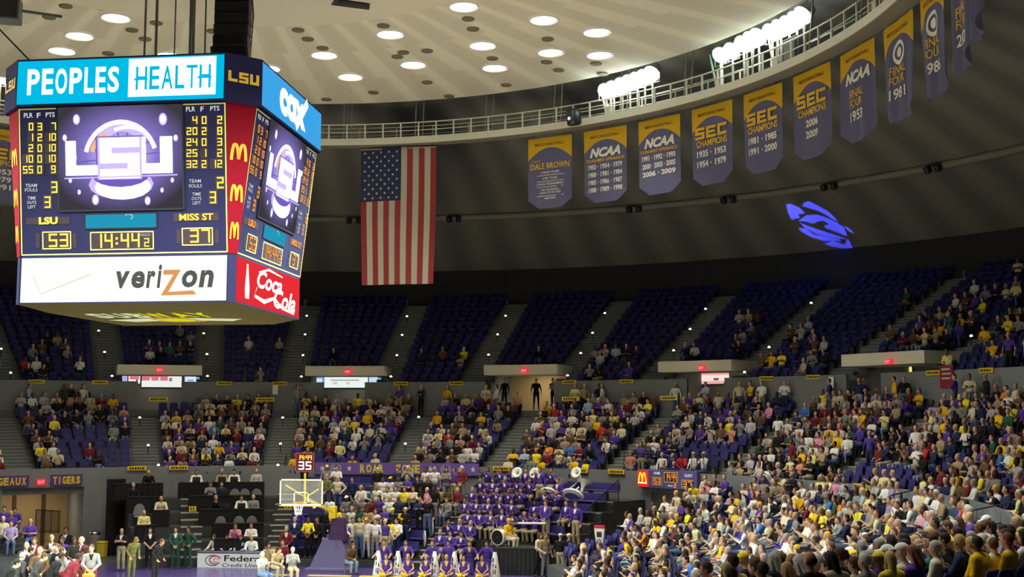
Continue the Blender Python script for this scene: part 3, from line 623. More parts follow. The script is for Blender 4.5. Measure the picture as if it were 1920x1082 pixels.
sfm = score_face(0).mesh('score_face', [M_score, M_yline, M_dig, M_lab, M_well, M_scrd, M_dig]); sfo = sfm.copy(); sfo.materials[2] = M_digo; sfo.materials[6] = M_digo
vm = video().mesh('video_screen', [M_pic, M_scrd]); vp = video_pic().mesh('screen_graphic', [M_sw, M_sl, M_sp, M_so, M_sw])
for v in (vm,):   # picture gradient is centred on the screen: shift the mesh so that its own origin is the screen centre
    pass
SCZ = px_mid(236, 300)
mb = MB(); P = Pl(mb, mid_fn); a = px_mid(168, 430); b = px_mid(303, 400); P.rect(a[0], a[1], b[0], b[1], 0, .03); P.frame(a[0], a[1], b[0], b[1], .03, 2, .035)
P.line([(a[0]+.5, a[1]+.16), (b[0]-.5, a[1]+.18)], .05, 1); P.line([(a[0]+.6, a[1]+.25), (b[0]-.4, a[1]+.27)], .05, 1); P.ring(b[0]-.85, a[1]+.34, .12, .07, .035, 1, .03, -60, 150)
msm = mb.mesh('message_strip', [glow('strip_cyan', (.02, .36, .55), .9), glow('strip_light', (.5, .8, .85), .9), M_scrd])
off = Vector(mid_fn(SCZ[0], SCZ[1], .05))
vm.transform(Matrix.Translation(-off)); vp.transform(Matrix.Translation(-off))
for r in range(4):
    R4 = Matrix.Rotation(r*math.pi/2, 4, 'Z')
    o = bpy.data.objects.new('score_face', sfm if r == 0 else sfo); COL.objects.link(o); o.parent = sb; o.rotation_euler.z = r*math.pi/2
    o2 = bpy.data.objects.new('video_screen', vm); COL.objects.link(o2); o2.parent = sb; o2.location = R4 @ off; o2.rotation_euler.z = r*math.pi/2
    o3 = bpy.data.objects.new('screen_graphic', vp); COL.objects.link(o3); o3.parent = o2
    o4 = bpy.data.objects.new('message_strip', msm); COL.objects.link(o4); o4.parent = sb; o4.rotation_euler.z = r*math.pi/2
# lower advertising band
def low_fn(u, v, o): return (u, -DL-o, v)
def ad(kind):
    mb = MB(); mb.box((0, -DL+.15, (Z1_-Z0_)/2), (2*HW, .3, Z1_-Z0_), 0); P = Pl(mb, low_fn); H = Z1_-Z0_; P.rect(-HW+.04, .04, HW-.04, H-.05, 1, .01)
    if kind == 'verizon':
        P.line([(-2.72, .82), (-2.48, .28), (-.98, .84)], .035, 2, .02)
        x = -.2; y = .42; h = .50
        for ch, w_, hh in (('v', .42, 1), ('e', .40, 1), ('r', .28, 1), ('i', .14, 1.36)): P.text(ch, x, y, x+w_, y+h*hh, 3, .02, .035, .15); x += w_+.045
        P.poly([(x, y+h-.12), (x, y+h+.02), (x+.52, y+h+.02), (x+.16, y-.12), (x+.9, y-.08), (x+1.0, y-.2), (x-.06, y-.22), (x+.3, y+h-.12)], 4, .02); x += .56
        for ch, w_ in (('o', .46), ('n', .44)): P.text(ch, x, y, x+w_, y+h, 3, .03, .035, .15); x += w_+.045
    if kind == 'cola':
        P.text('Coca', -1.3, .62, 1.15, 1.18, 2, .02, .03, .35); P.text('Cola', .3, .15, 2.6, .78, 2, .025, .03, .35)
        P.line([(-1.3, .62), (-1.5, .35), (-.6, .25), (.4, .45), (1.2, .2), (2.5, .12)], [.05, .1, .14, .1, .08, .05], 2, .02)
        P.line([(-1.15, 1.1), (-.2, 1.28), (1.2, 1.2)], [.04, .08, .04], 2)
        P.poly([(-2.35, .2), (-2.0, .2), (-1.97, .5), (-2.02, .75), (-2.08, 1.0), (-2.1, 1.22), (-2.25, 1.22), (-2.27, 1.0), (-2.33, .75), (-2.38, .5)], 2, .02)
    return mb
for r, kd, ms in ((0, 'verizon', [M_sbp, M_adw, M_adl, M_adg, M_ado]), (1, 'cola', [M_sbp, M_coke, M_ledw]), (2, '', [M_sbp, M_adw]), (3, '', [M_sbp, M_coke])): put(ad(kd), 'lower_advert', ms, r)
mb = MB(); h = HW+.08; q = 2.6; V = [(-h, -h, 0), (h, -h, 0), (h, h, 0), (-h, h, 0), (-q, -q, -.2), (q, -q, -.2), (q, q, -.2), (-q, q, -.2)]
mb.add(V, [(0, 1, 5, 4), (1, 2, 6, 5), (2, 3, 7, 6), (3, 0, 4, 7), (4, 5, 6, 7)], 0)
P = Pl(mb, lambda u, v, o: (u, -v, -.2-o))
x = -1.75
for i, (ch, w_) in enumerate(zip('SUBWAY', (.6, .58, .58, .78, .66, .64))):
    P.text(ch, x, .8, x+w_*.9, 2.4, 1 if i < 3 else 2, .02, .04, .1); x += w_
P.disc(.2, -.2, 1.0, 1.0, 3, .01); P.disc(.2, -.2, .62, .62, 2, .02)
for s_ in (-1, 1): P.poly([(.2+s_*.6, .5), (.2+s_*2.2, -.1), (.2+s_*1.6, -.9), (.2+s_*.7, -.6)], 1, .012)
put(mb, 'underside', [M_under, M_subw, M_suby, mat('logo_brown', (.20, .13, .05), .6)], 0)
mb = MB(); c = .3
V = [(HW, -DU), (DU, -HW), (DU, HW), (HW, DU), (-HW, DU), (-DU, HW), (-DU, -HW), (-HW, -DU)]; mb.poly([(x, y, Z3_-Z0_-.02) for x, y in V], 0); mb.poly([(x, y, Z2_-Z0_+.0) for x, y in V][::-1], 0)
mb.build('cover_plates', [M_sbp], sb)
for i in (-1, 1):
    mb = MB(); mb.box((i*1.6, -1.0, Z3_-Z0_+.18), (1.8, .5, .35), 0, bev=.05); mb.build('hoist_motor', M_grey, sb)
CAB = [(272, .045), (293, .06), (328, .03), (357, .06), (362, .08), (385, .035)]
for i, (px, r) in enumerate(CAB):
    P = at_y(px, 60, -1.2); t = MB(); t.tube([(0, 0, 0), (0, 0, 23.1-Z3_)], r*.8, 8)
    o = t.build('hoist_cable', M_grey, None, loc=(P[0], -1.2, Z3_-.03))
    tag(o, f'thin vertical cable rising from the scoreboard to the ceiling, {ORD[i+1]} from the left', 'cable', 'cables above the scoreboard')
P0 = at_y(-30, 25, 3); P1 = at_y(62, 120, 3)
t = MB(); t.tube([P0, P1], .03, 6); tag(t.build('guy_wire', M_blackm), 'dark slanted wire behind the top left corner of the scoreboard', 'cable')
M_spk = mat('speaker_charcoal', (.075, .072, .078), .6)
# speaker stacks
def speaker_stack(loc, n, w_, rz, lab, curve=.05):
    t = thing('speaker_array', lab, 'loudspeaker', loc, rz); y = 0; z = 0
    for k in range(n):
        tilt = max(0, (3-k))*.11
        m2 = MB(); m2.box((0, 0, .2), (w_*(1.08 if k == 0 else 1), .62, .40 if k else .46), 0, Matrix.Rotation(tilt, 3, 'X'), bev=.03)
        m2.box((0, -.32, .2), (w_*.9, .03, .3), 1, Matrix.Rotation(tilt, 3, 'X'), bev=.008)
        o = m2.build('speaker_box', [M_spk, M_blackm], t); o.location = (.0, y-.25*tilt*3, z); z += .42
    for s_ in (-1, 1):
        m2 = MB(); m2.tube([(s_*w_*.4, .2, z*.5), (s_*w_*.4, .2, 23.0-loc[2])], .03, 6); m2.build('chain', M_grey, t)
    m2 = MB(); m2.tube([(w_*.5, .1, .1), (w_*.56, .15, z*.4), (w_*.47, .2, z*.7), (w_*.5, .2, z)], .03, 6); m2.build('cable_loom', M_grey, t)
    return t
P = at_y(433, 108, 4.0); speaker_stack((P[0]+.05, 4.0, float(P[2])-.1), 10, 1.22, .15, 'tall black stack of speakers hanging behind the scoreboard')
P = at_y(655, 16, 9.0); t = speaker_stack((P[0], 9.0, float(P[2])), 3, 1.3, .5, 'black hanging speaker cut by the top of the picture, right of the tall stack')
P = at_y(14, 42, -1.0)
t = thing('loudspeaker', 'grey box loudspeaker on an arm at the top left corner', 'loudspeaker', (P[0], -1.0, float(P[2])), .35)
m2 = MB(); m2.box((0, 0, .4), (.78, .7, .8), 0, bev=.05); m2.build('cabinet', M_grey, t); m2 = MB(); m2.box((0, -.36, .4), (.66, .03, .66), 0, bev=.01); m2.build('grille', M_blackm, t)
m2 = MB(); m2.tube([(.3, .1, .45), (1.5, .9, .6)], .05, 8); m2.build('arm', M_grey, t)
m2 = MB(); m2.tube([(0, 0, .8), (0, 0, 23.0-P[2])], .03, 6); m2.build('hanger', M_grey, t)
# ------------------------------------------------------------------ hanging banners
def banner_mat():
    m = mat('banner_cloth', (.06, .05, .2), .75, spec=.15); nt = m.node_tree; b = nt.nodes['Principled BSDF']
    uv = nt.nodes.new('ShaderNodeUVMap'); s = nt.nodes.new('ShaderNodeSeparateXYZ'); nt.links.new(uv.outputs[0], s.inputs[0])
    def M(op, a, bb):
        q = nt.nodes.new('ShaderNodeMath'); q.operation = op
        for i, x in enumerate((a, bb)):
            if isinstance(x, (int, float)): q.inputs[i].default_value = x
            else: nt.links.new(x, q.inputs[i])
        return q.outputs[0]
    d = M('SUBTRACT', s.outputs[0], .5); arch = M('ADD', M('MULTIPLY', M('MULTIPLY', d, d), .68), .145)
    g = M('LESS_THAN', M('SUBTRACT', 1.0, s.outputs[1]), arch)
    mx = nt.nodes.new('ShaderNodeMix'); mx.data_type = 'RGBA'; mx.inputs[6].default_value = (.15, .155, .29, 1); mx.inputs[7].default_value = (.80, .50, .03, 1)
    nt.links.new(g, mx.inputs['Factor']); nt.links.new(mx.outputs[2], b.inputs['Base Color'])
    tr = nt.nodes.new('ShaderNodeBsdfTranslucent'); nt.links.new(mx.outputs[2], tr.inputs[0]); ms = nt.nodes.new('ShaderNodeMixShader'); ms.inputs[0].default_value = .25
    nt.links.new(b.outputs[0], ms.inputs[1]); nt.links.new(tr.outputs[0], ms.inputs[2]); nt.links.new(ms.outputs[0], nt.nodes['Material Output'].inputs[0]); return m
M_ban = banner_mat(); M_banW = mat('banner_white', (.78, .78, .74), .8); M_banG = mat('banner_gold', (.72, .44, .04), .8); M_banB = mat('banner_brown', (.14, .06, .02), .8)
def banner(a, w_, h, lines, lab, seed, amp=.05, R=23.35, z=20.12):
    rr = random.Random(seed); ph = [rr.uniform(0, 6) for _ in range(4)]
    def sm(u, v): return (u-.5)*w_*(1-.02*(1-v)), amp*(1.15-v)*(math.sin(u*9+ph[0]+v*1.5)+.6*math.sin(u*17+ph[1]))+.25*amp*math.sin(v*5+ph[2]), -(1-v)*h
    def fn(u, v, o): x, y, zz = sm(u, v); return (x, y-o, zz)
    mb = MB(); nu, nv = 26, 30; idx = {}
    for j in range(nv+1):
        for i in range(nu+1):
            u, v = i/nu, j/nv
            lim = .12*(1-min(1, min(u, 1-u)/.24))           # cut lower corners
            v2 = lim+(1-lim)*v
            idx[i, j] = len(mb.v); mb.v.append(fn(u, v2, 0))
    uvs = []
    for j in range(nv):
        for i in range(nu):
            mb.f.append([idx[i, j], idx[i+1, j], idx[i+1, j+1], idx[i, j+1]]); mb.m.append(0)
    nq = len(mb.f); P = Pl(mb, fn)
    P.text("MEN'S BASKETBALL", .16, .885, .84, .925, 3, .015, .01)
    for t, u0, v0, u1, v1, mi, bd, sh in lines:
        if t == '-': P.line([(u0, v0), ((u0+u1)/2, v0), (u1, v0)], v1, mi, .015)
        elif t in ('SEC',): P.block(t, u0, v0, u1, v1, mi, .05)
        elif t == 'seal': P.ring((u0+u1)/2, (v0+v1)/2, (u1-u0)/2, (v1-v0)/2, .04, mi, .015); P.disc((u0+u1)/2, (v0+v1)/2, (u1-u0)/4, (v1-v0)/4, mi, .015)
        else: P.text(t, u0, v0, u1, v1, mi, .03, bd, sh)
    me = mb.mesh('championship_banner', [M_ban, M_banW, M_banG, M_banB], True)
    ul = me.uv_layers.new(name='UVMap'); D = [0.0]*(2*len(me.loops)); inv = {v: k for k, v in idx.items()}
    for p in me.polygons:
        if p.index < nq:
            for li in p.loop_indices:
                i, j = inv[me.loops[li].vertex_index]; u = i/nu; lim = .12*(1-min(1, min(u, 1-u)/.24)); D[2*li] = u; D[2*li+1] = lim+(1-lim)*j/nv
        else: p.use_smooth = False
    ul.data.foreach_set('uv', D)
    o = bpy.data.objects.new('championship_banner', me); COL.objects.link(o); o.location = pol(R, a, z); o.rotation_euler.z = -a*D2R
    return tag(o, lab, 'banner', 'banners under the catwalk')
W_, G_ = 1, 2
def ncaa(v=.62): return [('NCAA', .14, v, .86, v+.13, W_, .05, .3)]
def years(rows, v, u0=.1, u1=.9, h=.07, gap=.105): return [(t, u0, v-i*gap, u0+(u1-u0)*(1 if len(t) > 10 or len(t) < 6 else (len(t)/11 if u0 < .12 else 1)), v-i*gap+h, W_, .035, 0) for i, t in enumerate(rows)]
B1 = [('COACH', .07, .655, .28, .69, G_, .0, 0), ('DALE BROWN', .06, .555, .95, .64, G_, .02, 0), ('2 FINAL FOURS', .3, .49, .72, .52, W_, .02, 0), ('-', .2, .465, .82, .008, W_, 0, 0), ('4 SEC TITLES', .34, .405, .68, .435, W_, .02, 0), ('-', .2, .38, .82, .008, W_, 0, 0), ('13 NCAA TOURNAMENTS', .2, .325, .82, .355, W_, .02, 0), ('-', .2, .3, .82, .008, W_, 0, 0), ('1981 NATIONAL', .3, .245, .72, .272, W_, .02, 0), ('COACH OF THE YEAR', .26, .205, .76, .232, W_, .02, 0), ('-', .2, .175, .82, .008, W_, 0, 0), ('448 WINS', .38, .125, .64, .155, W_, .02, 0)]
B2 = ncaa()+[('TOURNAMENT APPEARANCES', .05, .555, .95, .6, G_, .02, 0)]+years(['1953 · 1954 · 1979', '1980 · 1981 · 1984', '1985 · 1986 · 1987', '1988 · 1989 · 1990'], .455)
B3 = ncaa()+[('TOURNAMENT APPEARANCES', .03, .555, .93, .6, G_, .02, 0)]+years(['1991 · 1992 · 1993', '2000 · 2003 · 2005', '2006 · 2009'], .455, .08, .88)
def sec(rows, u0=.13, u1=.85): return [('SEC', .1, .59, .88, .74, G_, 0, 0), ('CHAMPIONS', .12, .49, .88, .575, G_, .02, 0)]+[(t, u0, .36-i*.13, u1, .445-i*.13, W_, .035, 0) for i, t in enumerate(rows)]
B4 = sec(['1935 · 1953', '1954 · 1979']); B5 = sec(['1981 · 1985', '1991 · 2000']); B6 = sec(['2006', '2009'], .32, .66)
def four(y): return [('FINAL', .26, .47, .7, .56, G_, .01, 0), ('FOUR', .26, .37, .66, .455, G_, .01, 0), (y, .26, .22, .68, .33, W_, .02, 0)]
B7 = ncaa(.63)+four('1953'); B8 = [('seal', .34, .58, .66, .78, W_, 0, 0)]+four('1981'); B9 = [('seal', .34, .58, .66, .78, W_, 0, 0)]+four('1986'); B10 = four('2006'); BL = sec(['1935', '1953', '1954'], .3, .7)
BL[1] = ('CHAMPIONS', .12, .50, .88, .575, G_, .02, 0); BL[2:] = [(t, .34, .38-i*.105, .70, .455-i*.105, W_, .02, 0) for i, t in enumerate(('1953', '1979', '1991'))]
AB = [23.6, 31.2, 38.8, 46.4, 54, 61.7, 69.3, 76.9, 84.5, 92.1, 99.7]
for i, (a, L, lab, am) in enumerate(zip(AB, [B1, B2, B3, B4, B5, B6, B7, B8, B9, B10, B10], ['purple and gold banner headed COACH and lined with small white text', 'purple and gold banner with NCAA and four rows of years', 'purple and gold banner with NCAA and three rows of years', 'purple and gold SEC CHAMPIONS banner starting 1935', 'purple and gold SEC CHAMPIONS banner starting 1981', 'purple and gold SEC CHAMPIONS banner reading 2006 and 2009', 'purple and gold banner with NCAA and FINAL FOUR 1953', 'creased purple banner reading FINAL FOURS 1981', 'brightly lit creased narrow banner right of the 1981 one', 'rumpled banner cut by the top edge, second from the right end', 'rightmost rumpled banner cut by the top edge'], [.02]*5+[.03, .05, .07, .09, .1, .1])):
    banner(a, 2.42, 3.5, L, lab, i, am)
banner(-44.2, 2.42, 3.5, BL, 'purple and gold SEC CHAMPIONS banner half hidden left of the scoreboard', 55, .02)
# ------------------------------------------------------------------ flag
def flag():
    a = 3.55; R = 23.3; w_, h = 3.98, 7.0
    def fn(u, v, o): return ((u-.5)*w_*(1-.06*(1-v)*(1-v)), .05*(1.3-v)*math.sin(u*8+1)+.05*math.sin(v*7+u*4)*(1-v)-o, -(1-v)*h+.05*math.sin(u*3.1)*v)
    mb = MB(); n = 13; m_ = 28; P = Pl(mb, fn)
    for i in range(n):
        for s_ in range(2):
            for j in range(m_):
                u0, u1 = (i+s_/2)/n, (i+s_/2+.5)/n; v0, v1 = j/m_, (j+1)/m_
                can = i < 7 and v0 >= 1-.4-.01
                mb.poly([fn(u0, v0, 0), fn(u1, v0, 0), fn(u1, v1, 0), fn(u0, v1, 0)], 2 if can else (0 if i % 2 == 0 else 1))
    top = .985; vb = 17/28
    for r in range(11):
        for c in range(5 if r % 2 == 0 else 4):
            u = (.05+(c+(0 if r % 2 == 0 else .5))*.107+.005); v = top-.018-r*.0335
            P.poly([(u+(.019 if k % 2 == 0 else .008)*math.sin(k*math.pi/5), v+((.0115 if k % 2 == 0 else .005)*math.cos(k*math.pi/5))) for k in range(10)], 3, .015)
    P.rect(0, .992, 1, 1.0, 1, .012)
    o = mb.build('national_flag', [mat('flag_red', (.27, .035, .042), .8), mat('flag_white', (.42, .405, .33), .8), mat('flag_navy', (.025, .03, .085), .8), mat('flag_star', (.5, .5, .5), .8)], None)
    o.location = pol(R, a, 20.2); o.rotation_euler.z = -a*D2R
    tag(o, 'large vertical stars and stripes flag hanging from the catwalk', 'flag')
flag()
# ------------------------------------------------------------------ gobo projector throwing a blue eye on the roof
PJ = pol(24.6, 43.3, 19.0)
tgt = Vector(on_prof(1537, 424, z_dome, 40, 120))
ax = (tgt-PJ).normalized(); gu = ax.cross(Vector((0, 0, 1))).normalized(); gv = gu.cross(ax)
def gob(px, py):
    d = Vector(on_prof(px, py, z_dome, 40, 120))-PJ; k = .9/d.dot(ax); return d.dot(gu)*k, d.dot(gv)*k
SH = [[(1474, 384), (1482, 382), (1500, 390), (1510, 400), (1496, 402), (1500, 408), (1484, 412), (1478, 400)],
      [(1508, 380), (1516, 377), (1536, 387), (1552, 396), (1566, 409), (1571, 416), (1560, 410), (1540, 398), (1520, 391), (1504, 386)],
      [(1497, 414), (1512, 404), (1530, 402), (1550, 408), (1570, 418), (1582, 426), (1586, 436), (1588, 443), (1560, 432), (1548, 428), (1545, 424), (1555, 421), (1545, 414), (1532, 416), (1524, 420), (1514, 416)],
      [(1500, 418), (1520, 426), (1545, 434), (1570, 442), (1588, 449), (1560, 446), (1530, 438), (1510, 428)],
      [(1489, 418), (1497, 428), (1510, 428), (1526, 440), (1550, 444), (1575, 449), (1578, 452), (1545, 452), (1520, 444), (1502, 434)],
      [(1546, 457), (1562, 452), (1584, 459), (1589, 448), (1594, 454), (1599, 466), (1580, 466), (1560, 462)],
      [(1582, 424), (1592, 428), (1602, 438), (1592, 434)]]
NX, NY, GX, GY = 170, 110, .11, .07
gx = np.linspace(-GX, GX, NX+1); gy = np.linspace(-GY, GY, NY+1); cx_, cy_ = np.meshgrid((gx[:-1]+gx[1:])/2, (gy[:-1]+gy[1:])/2, indexing='ij'); hole = np.zeros(cx_.shape, bool)
for s_ in SH:
    q = [gob(*p) for p in s_]; ins = np.zeros(cx_.shape, bool)
    for (xa, ya), (xb, yb) in zip(q, q[1:]+q[:1]): ins ^= ((ya > cy_) != (yb > cy_)) & (cx_ < (xb-xa)*(cy_-ya)/((yb-ya) or 1e-9)+xa)
    hole |= ins
m2 = MB(); m2.v = [(x, y, 0) for x in gx for y in gy]
for i in range(NX):
    for j in range(NY):
        if not hole[i, j]: k = i*(NY+1)+j; m2.f.append((k, k+NY+1, k+NY+2, k+1)); m2.m.append(0)
for r_ in ((-.42, -.42, .42, -GY), (-.42, GY, .42, .42), (-.42, -GY, -GX, GY), (GX, -GY, .42, GY)): m2.poly([(r_[0], r_[1], 0), (r_[2], r_[1], 0), (r_[2], r_[3], 0), (r_[0], r_[3], 0)])
gm = m2.mesh('pattern_plate', M_blackm)
Mg = Matrix((gu, gv, -ax)).transposed().to_4x4()
t = thing('pattern_projector', 'black pattern projector hung below the catwalk behind the fourth gold banner', 'projector', PJ); t.rotation_euler = Mg.to_euler()
o = bpy.data.objects.new('pattern_plate', gm); COL.objects.link(o); o.parent = t; o.location = (0, 0, -.9)
m2 = MB()
for s_ in (-1, 1): m2.box((s_*.4, 0, -.4), (.02, .82, 1.02), 0); m2.box((0, s_*.4, -.4), (.8, .02, 1.02), 0)
m2.box((0, 0, .12), (.82, .82, .02), 0); m2.build('housing', M_blackm, t)
m2 = MB(); m2.tube([(0, .26, 0), (0, .9, .5)], .03, 6); m2.build('hanger', M_blackm, t)
l = bpy.data.lights.new('projector_lamp', 'POINT'); l.energy = E_GOBO; l.color = (.06, .07, 1); l.shadow_soft_size = .0015
o = bpy.data.objects.new('projector_lamp', l); COL.objects.link(o); o.location = PJ
# ------------------------------------------------------------------ bodies: distance fields turned into one continuous surface
def surfnet(fn, lo, hi, h):
    lo = np.array(lo, float); n = np.ceil((np.array(hi)-lo)/h).astype(int)+1
    ax_ = [lo[i]+h*np.arange(n[i]) for i in range(3)]
    G = np.stack(np.meshgrid(*ax_, indexing='ij'), -1); D = fn(G.reshape(-1, 3)).reshape(n)
    c = [(i, j, k) for i in (0, 1) for j in (0, 1) for k in (0, 1)]; m = n-1
    sub = lambda q: D[q[0]:q[0]+m[0], q[1]:q[1]+m[1], q[2]:q[2]+m[2]]
    acc = np.zeros((*m, 3)); cnt = np.zeros(m)
    for a in c:
        for x in range(3):
            if a[x] == 0:
                b = list(a); b[x] = 1; da, db = sub(a), sub(b); s = (da < 0) != (db < 0); t = np.where(s, da/np.where(s, da-db, 1), 0)
                p = np.zeros((*m, 3)); p[...] = a; p[..., x] = t; acc += np.where(s[..., None], p, 0); cnt += s
    act = cnt > 0; ids = -np.ones(m, int); ids[act] = np.arange(act.sum())
    base = np.stack(np.meshgrid(*[np.arange(q) for q in m], indexing='ij'), -1)
    V = lo+h*(base[act]+acc[act]/cnt[act][:, None]); Fc = []
    for x in range(3):
        y, z = (x+1) % 3, (x+2) % 3
        A = np.moveaxis(D, [x, y, z], [0, 1, 2]); I = np.moveaxis(ids, [x, y, z], [0, 1, 2])
        a, b = A[:-1, 1:-1, 1:-1] < 0, A[1:, 1:-1, 1:-1] < 0; s = np.argwhere(a != b)
        if not len(s): continue
        i, j, k = s[:, 0], s[:, 1]+1, s[:, 2]+1
        q = np.stack([I[i, j-1, k-1], I[i, j, k-1], I[i, j, k], I[i, j-1, k]], 1)
        fl = ~a[s[:, 0], s[:, 1], s[:, 2]]; q[fl] = q[fl][:, ::-1]; Fc.append(q)
    return V, np.concatenate(Fc)
def f_cone(P, p, q, r1, r2):
    p = np.array(p, float); d = np.array(q, float)-p; t = np.clip((P-p)@d/(d@d+1e-12), 0, 1)
    return np.linalg.norm(P-p-t[:, None]*d, axis=1)-(r1+(r2-r1)*t)
def f_ell(P, c, r, R=None):
    q = P-np.array(c, float)
    if R is not None: q = q @ R
    r = np.array(r, float); k0 = np.linalg.norm(q/r, axis=1); k1 = np.linalg.norm(q/(r*r), axis=1)+1e-9
    return k0*(k0-1)/k1
def f_eval(P, prims):
    d = None
    for kind, a, k, tg in prims:
        x = f_cone(P, *a) if kind == 'c' else f_ell(P, *a)
        if d is None: d = x
        else:
            h = np.clip(.5+.5*(d-x)/k, 0, 1); d = d+(x-d)*h-k*h*(1-h)
    return d
def f_tag(P, prims):
    D = np.stack([f_cone(P, *a) if kind == 'c' else f_ell(P, *a) for kind, a, k, tg in prims]); return np.array([p[3] for p in prims])[D.argmin(0)]
HEAD, NECK, TORSO, PELV, UARM, FARM, HAND, THIGH, SHIN, FOOT = range(10)
def rotx(a): c, s = math.cos(a), math.sin(a); return np.array([[1, 0, 0], [0, c, -s], [0, s, c]])
def rotz(a): c, s = math.cos(a), math.sin(a); return np.array([[c, -s, 0], [s, c, 0], [0, 0, 1]])
ARMS = {  # elbow (x,y,z) and wrist for the +x arm, relative to a seated trunk; second pair for the -x arm when different
    'lap': ((.24, -.05, .76), (.11, -.28, .66)), 'clasp': ((.25, -.07, .78), (.045, -.30, .80)), 'clap': ((.25, -.13, .82), (.05, -.35, 1.0)),
    'cross': ((.25, -.08, .80), (-.07, -.19, .85)), 'phone': ((.23, -.10, .80), (.06, -.33, .94)), 'horn': ((.27, -.14, .93), (.05, -.27, 1.12)),
    'chin': ((.23, -.22, .80), (.05, -.20, 1.08), (.24, -.08, .78), (.05, -.27, .74)), 'down': ((.27, .04, .75), (.29, -.05, .50)),
    'hips': ((.38, .08, .79), (.21, -.05, .62)), 'up': ((.33, -.12, 1.12), (.26, -.22, 1.38), (.24, -.06, .77), (.10, -.28, .68)), 'table': ((.26, -.15, .79), (.17, -.40, .80)),
    'front': ((.26, -.06, .76), (.08, -.17, .58)), 'wide': ((.34, -.12, .80), (.36, -.36, .72)), 'carry': ((.26, .03, .76), (.2, -.22, .62))}
def make_prims(stance='sit', arms='lap', lean=0.0, yaw=0.0, pitch=0.0, fat=1.0, stride=0.0, spread=0.0):
    dz = {'sit': 0, 'stand': .44, 'floor': -.40, 'kneel': .04}[stance]; pz = .52+dz; Rl = rotx(lean); piv = np.array([0, 0, pz])
    U = lambda p: (np.array(p, float)+[0, 0, dz]-piv) @ Rl.T+piv
    L = []
    E = lambda c, r, k, tg, R=None: L.append(('e', (U(c), r, R if R is not None else Rl), k, tg))
    C = lambda p, q, r1, r2, k, tg: L.append(('c', (p, q, r1, r2), k, tg))
    f = fat
    E((0, .01, .55), (.175*f, .125*f, .12), .05, PELV); E((0, .015, .72), (.155*f, .115*f, .15), .05, TORSO); E((0, .025, .91), (.175*f, .115*f, .17), .05, TORSO)
    for s in (-1, 1): C(U((s*.07, .03, 1.02)), U((s*.17, .03, 1.0)), .075, .07, .05, TORSO)
    C(U((0, .03, 1.02)), U((0, .005, 1.16)), .058, .05, .03, NECK)
    hc = U((0, -.01, 1.25)); Rh = Rl @ rotz(yaw) @ rotx(pitch); H = lambda p: hc+Rh @ np.array(p, float)
    L.append(('e', (H((0, .012, .025)), (.074, .094, .098), Rh), .03, HEAD)); L.append(('e', (H((0, -.028, -.045)), (.056, .066, .075), Rh), .03, HEAD))
    L.append(('c', (H((0, -.088, .0)), H((0, -.102, -.022)), .012, .016), .012, HEAD))
    for s in (-1, 1): L.append(('e', (H((s*.077, .012, -.005)), (.012, .022, .032), Rh), .01, HEAD))
    hands = []
    a = ARMS[arms]
    for s in (1, -1):
        el, wr = (a[0], a[1]) if s == 1 or len(a) == 2 else (a[2], a[3])
        el = U((s*el[0], el[1], el[2])); wr = U((s*wr[0], wr[1], wr[2])) ; sh = U((s*.19, .03, 1.0))
        C(sh, el, .056*f**.5, .044, .035, UARM); C(el, wr, .043, .029, .025, FARM)
        d = (wr-el)/np.linalg.norm(wr-el); C(wr, wr+d*.05, .027, .03, .02, HAND); hands.append((s, wr, d))
    for s in (1, -1):
        hp = np.array((s*.09, 0, pz-.01))
        if stance == 'sit': kn, an, to = (s*(.12+spread), -.41, .50), (s*(.12+spread*.8), -.36, .09), (s*(.14+spread), -.50, .045)
        elif stance == 'stand': kn, an, to = (s*(.105+spread*.5), -.02-s*stride*.5, .50), (s*(.11+spread), .02-s*stride, .09), (s*(.13+spread), -.13-s*stride, .045)
        elif stance == 'floor': kn, an, to = (s*.30, -.26, .20), (-s*.06, -.36, .08), (-s*.12, -.40, .05)
        else: kn, an, to = (s*.13, -.16, .09), (s*.12, .26, .08), (s*.12, .36, .05)
        C(hp, kn, .088*f, .058, .045, THIGH); C(kn, an, .056, .040, .03, SHIN); C(an, to, .042, .036, .025, FOOT)
    return L, (hc, Rh), hands
def hand_mesh():
    L = [('e', ((0, 0, -.045), (.036, .016, .048)), .01, 0)]
    for i, (x, ln) in enumerate(((-.027, .068), (-.009, .08), (.009, .075), (.026, .058))):
        p = np.array((x, 0, -.082)); q = p+[x*.15, -.012, -ln*.5]; r = q+[x*.05, -.03, -ln*.42]
        L += [('c', (p, q, .0092, .0085), .006, 0), ('c', (q, r, .0085, .0075), .004, 0)]
    p = np.array((.03, 0, -.03)); q = p+[.028, -.012, -.032]; L += [('c', (p, q, .012, .010), .01, 0), ('c', (q, q+[.006, -.018, -.028], .010, .008), .005, 0)]
    return surfnet(lambda P: f_eval(P, L), (-.08, -.09, -.2), (.1, .05, .03), .0062)
HV, HF = hand_mesh()
def np_mesh(name, V, Fc, mats, mi=None, smooth=True):
    me = bpy.data.meshes.new(name); nv, nf = len(V), len(Fc); k = Fc.shape[1]
    me.vertices.add(nv); me.vertices.foreach_set('co', np.asarray(V, np.float32).ravel()); me.loops.add(nf*k); me.polygons.add(nf)
    me.loops.foreach_set('vertex_index', np.asarray(Fc, np.int32).ravel()); me.polygons.foreach_set('loop_start', np.arange(0, nf*k, k, dtype=np.int32)); me.polygons.foreach_set('loop_total', np.full(nf, k, np.int32))
    for m in mats: me.materials.append(m)
    if mi is not None: me.polygons.foreach_set('material_index', np.asarray(mi, np.int32))
    if smooth: me.polygons.foreach_set('use_smooth', np.ones(nf, bool))
    me.update(); me.validate(); return me
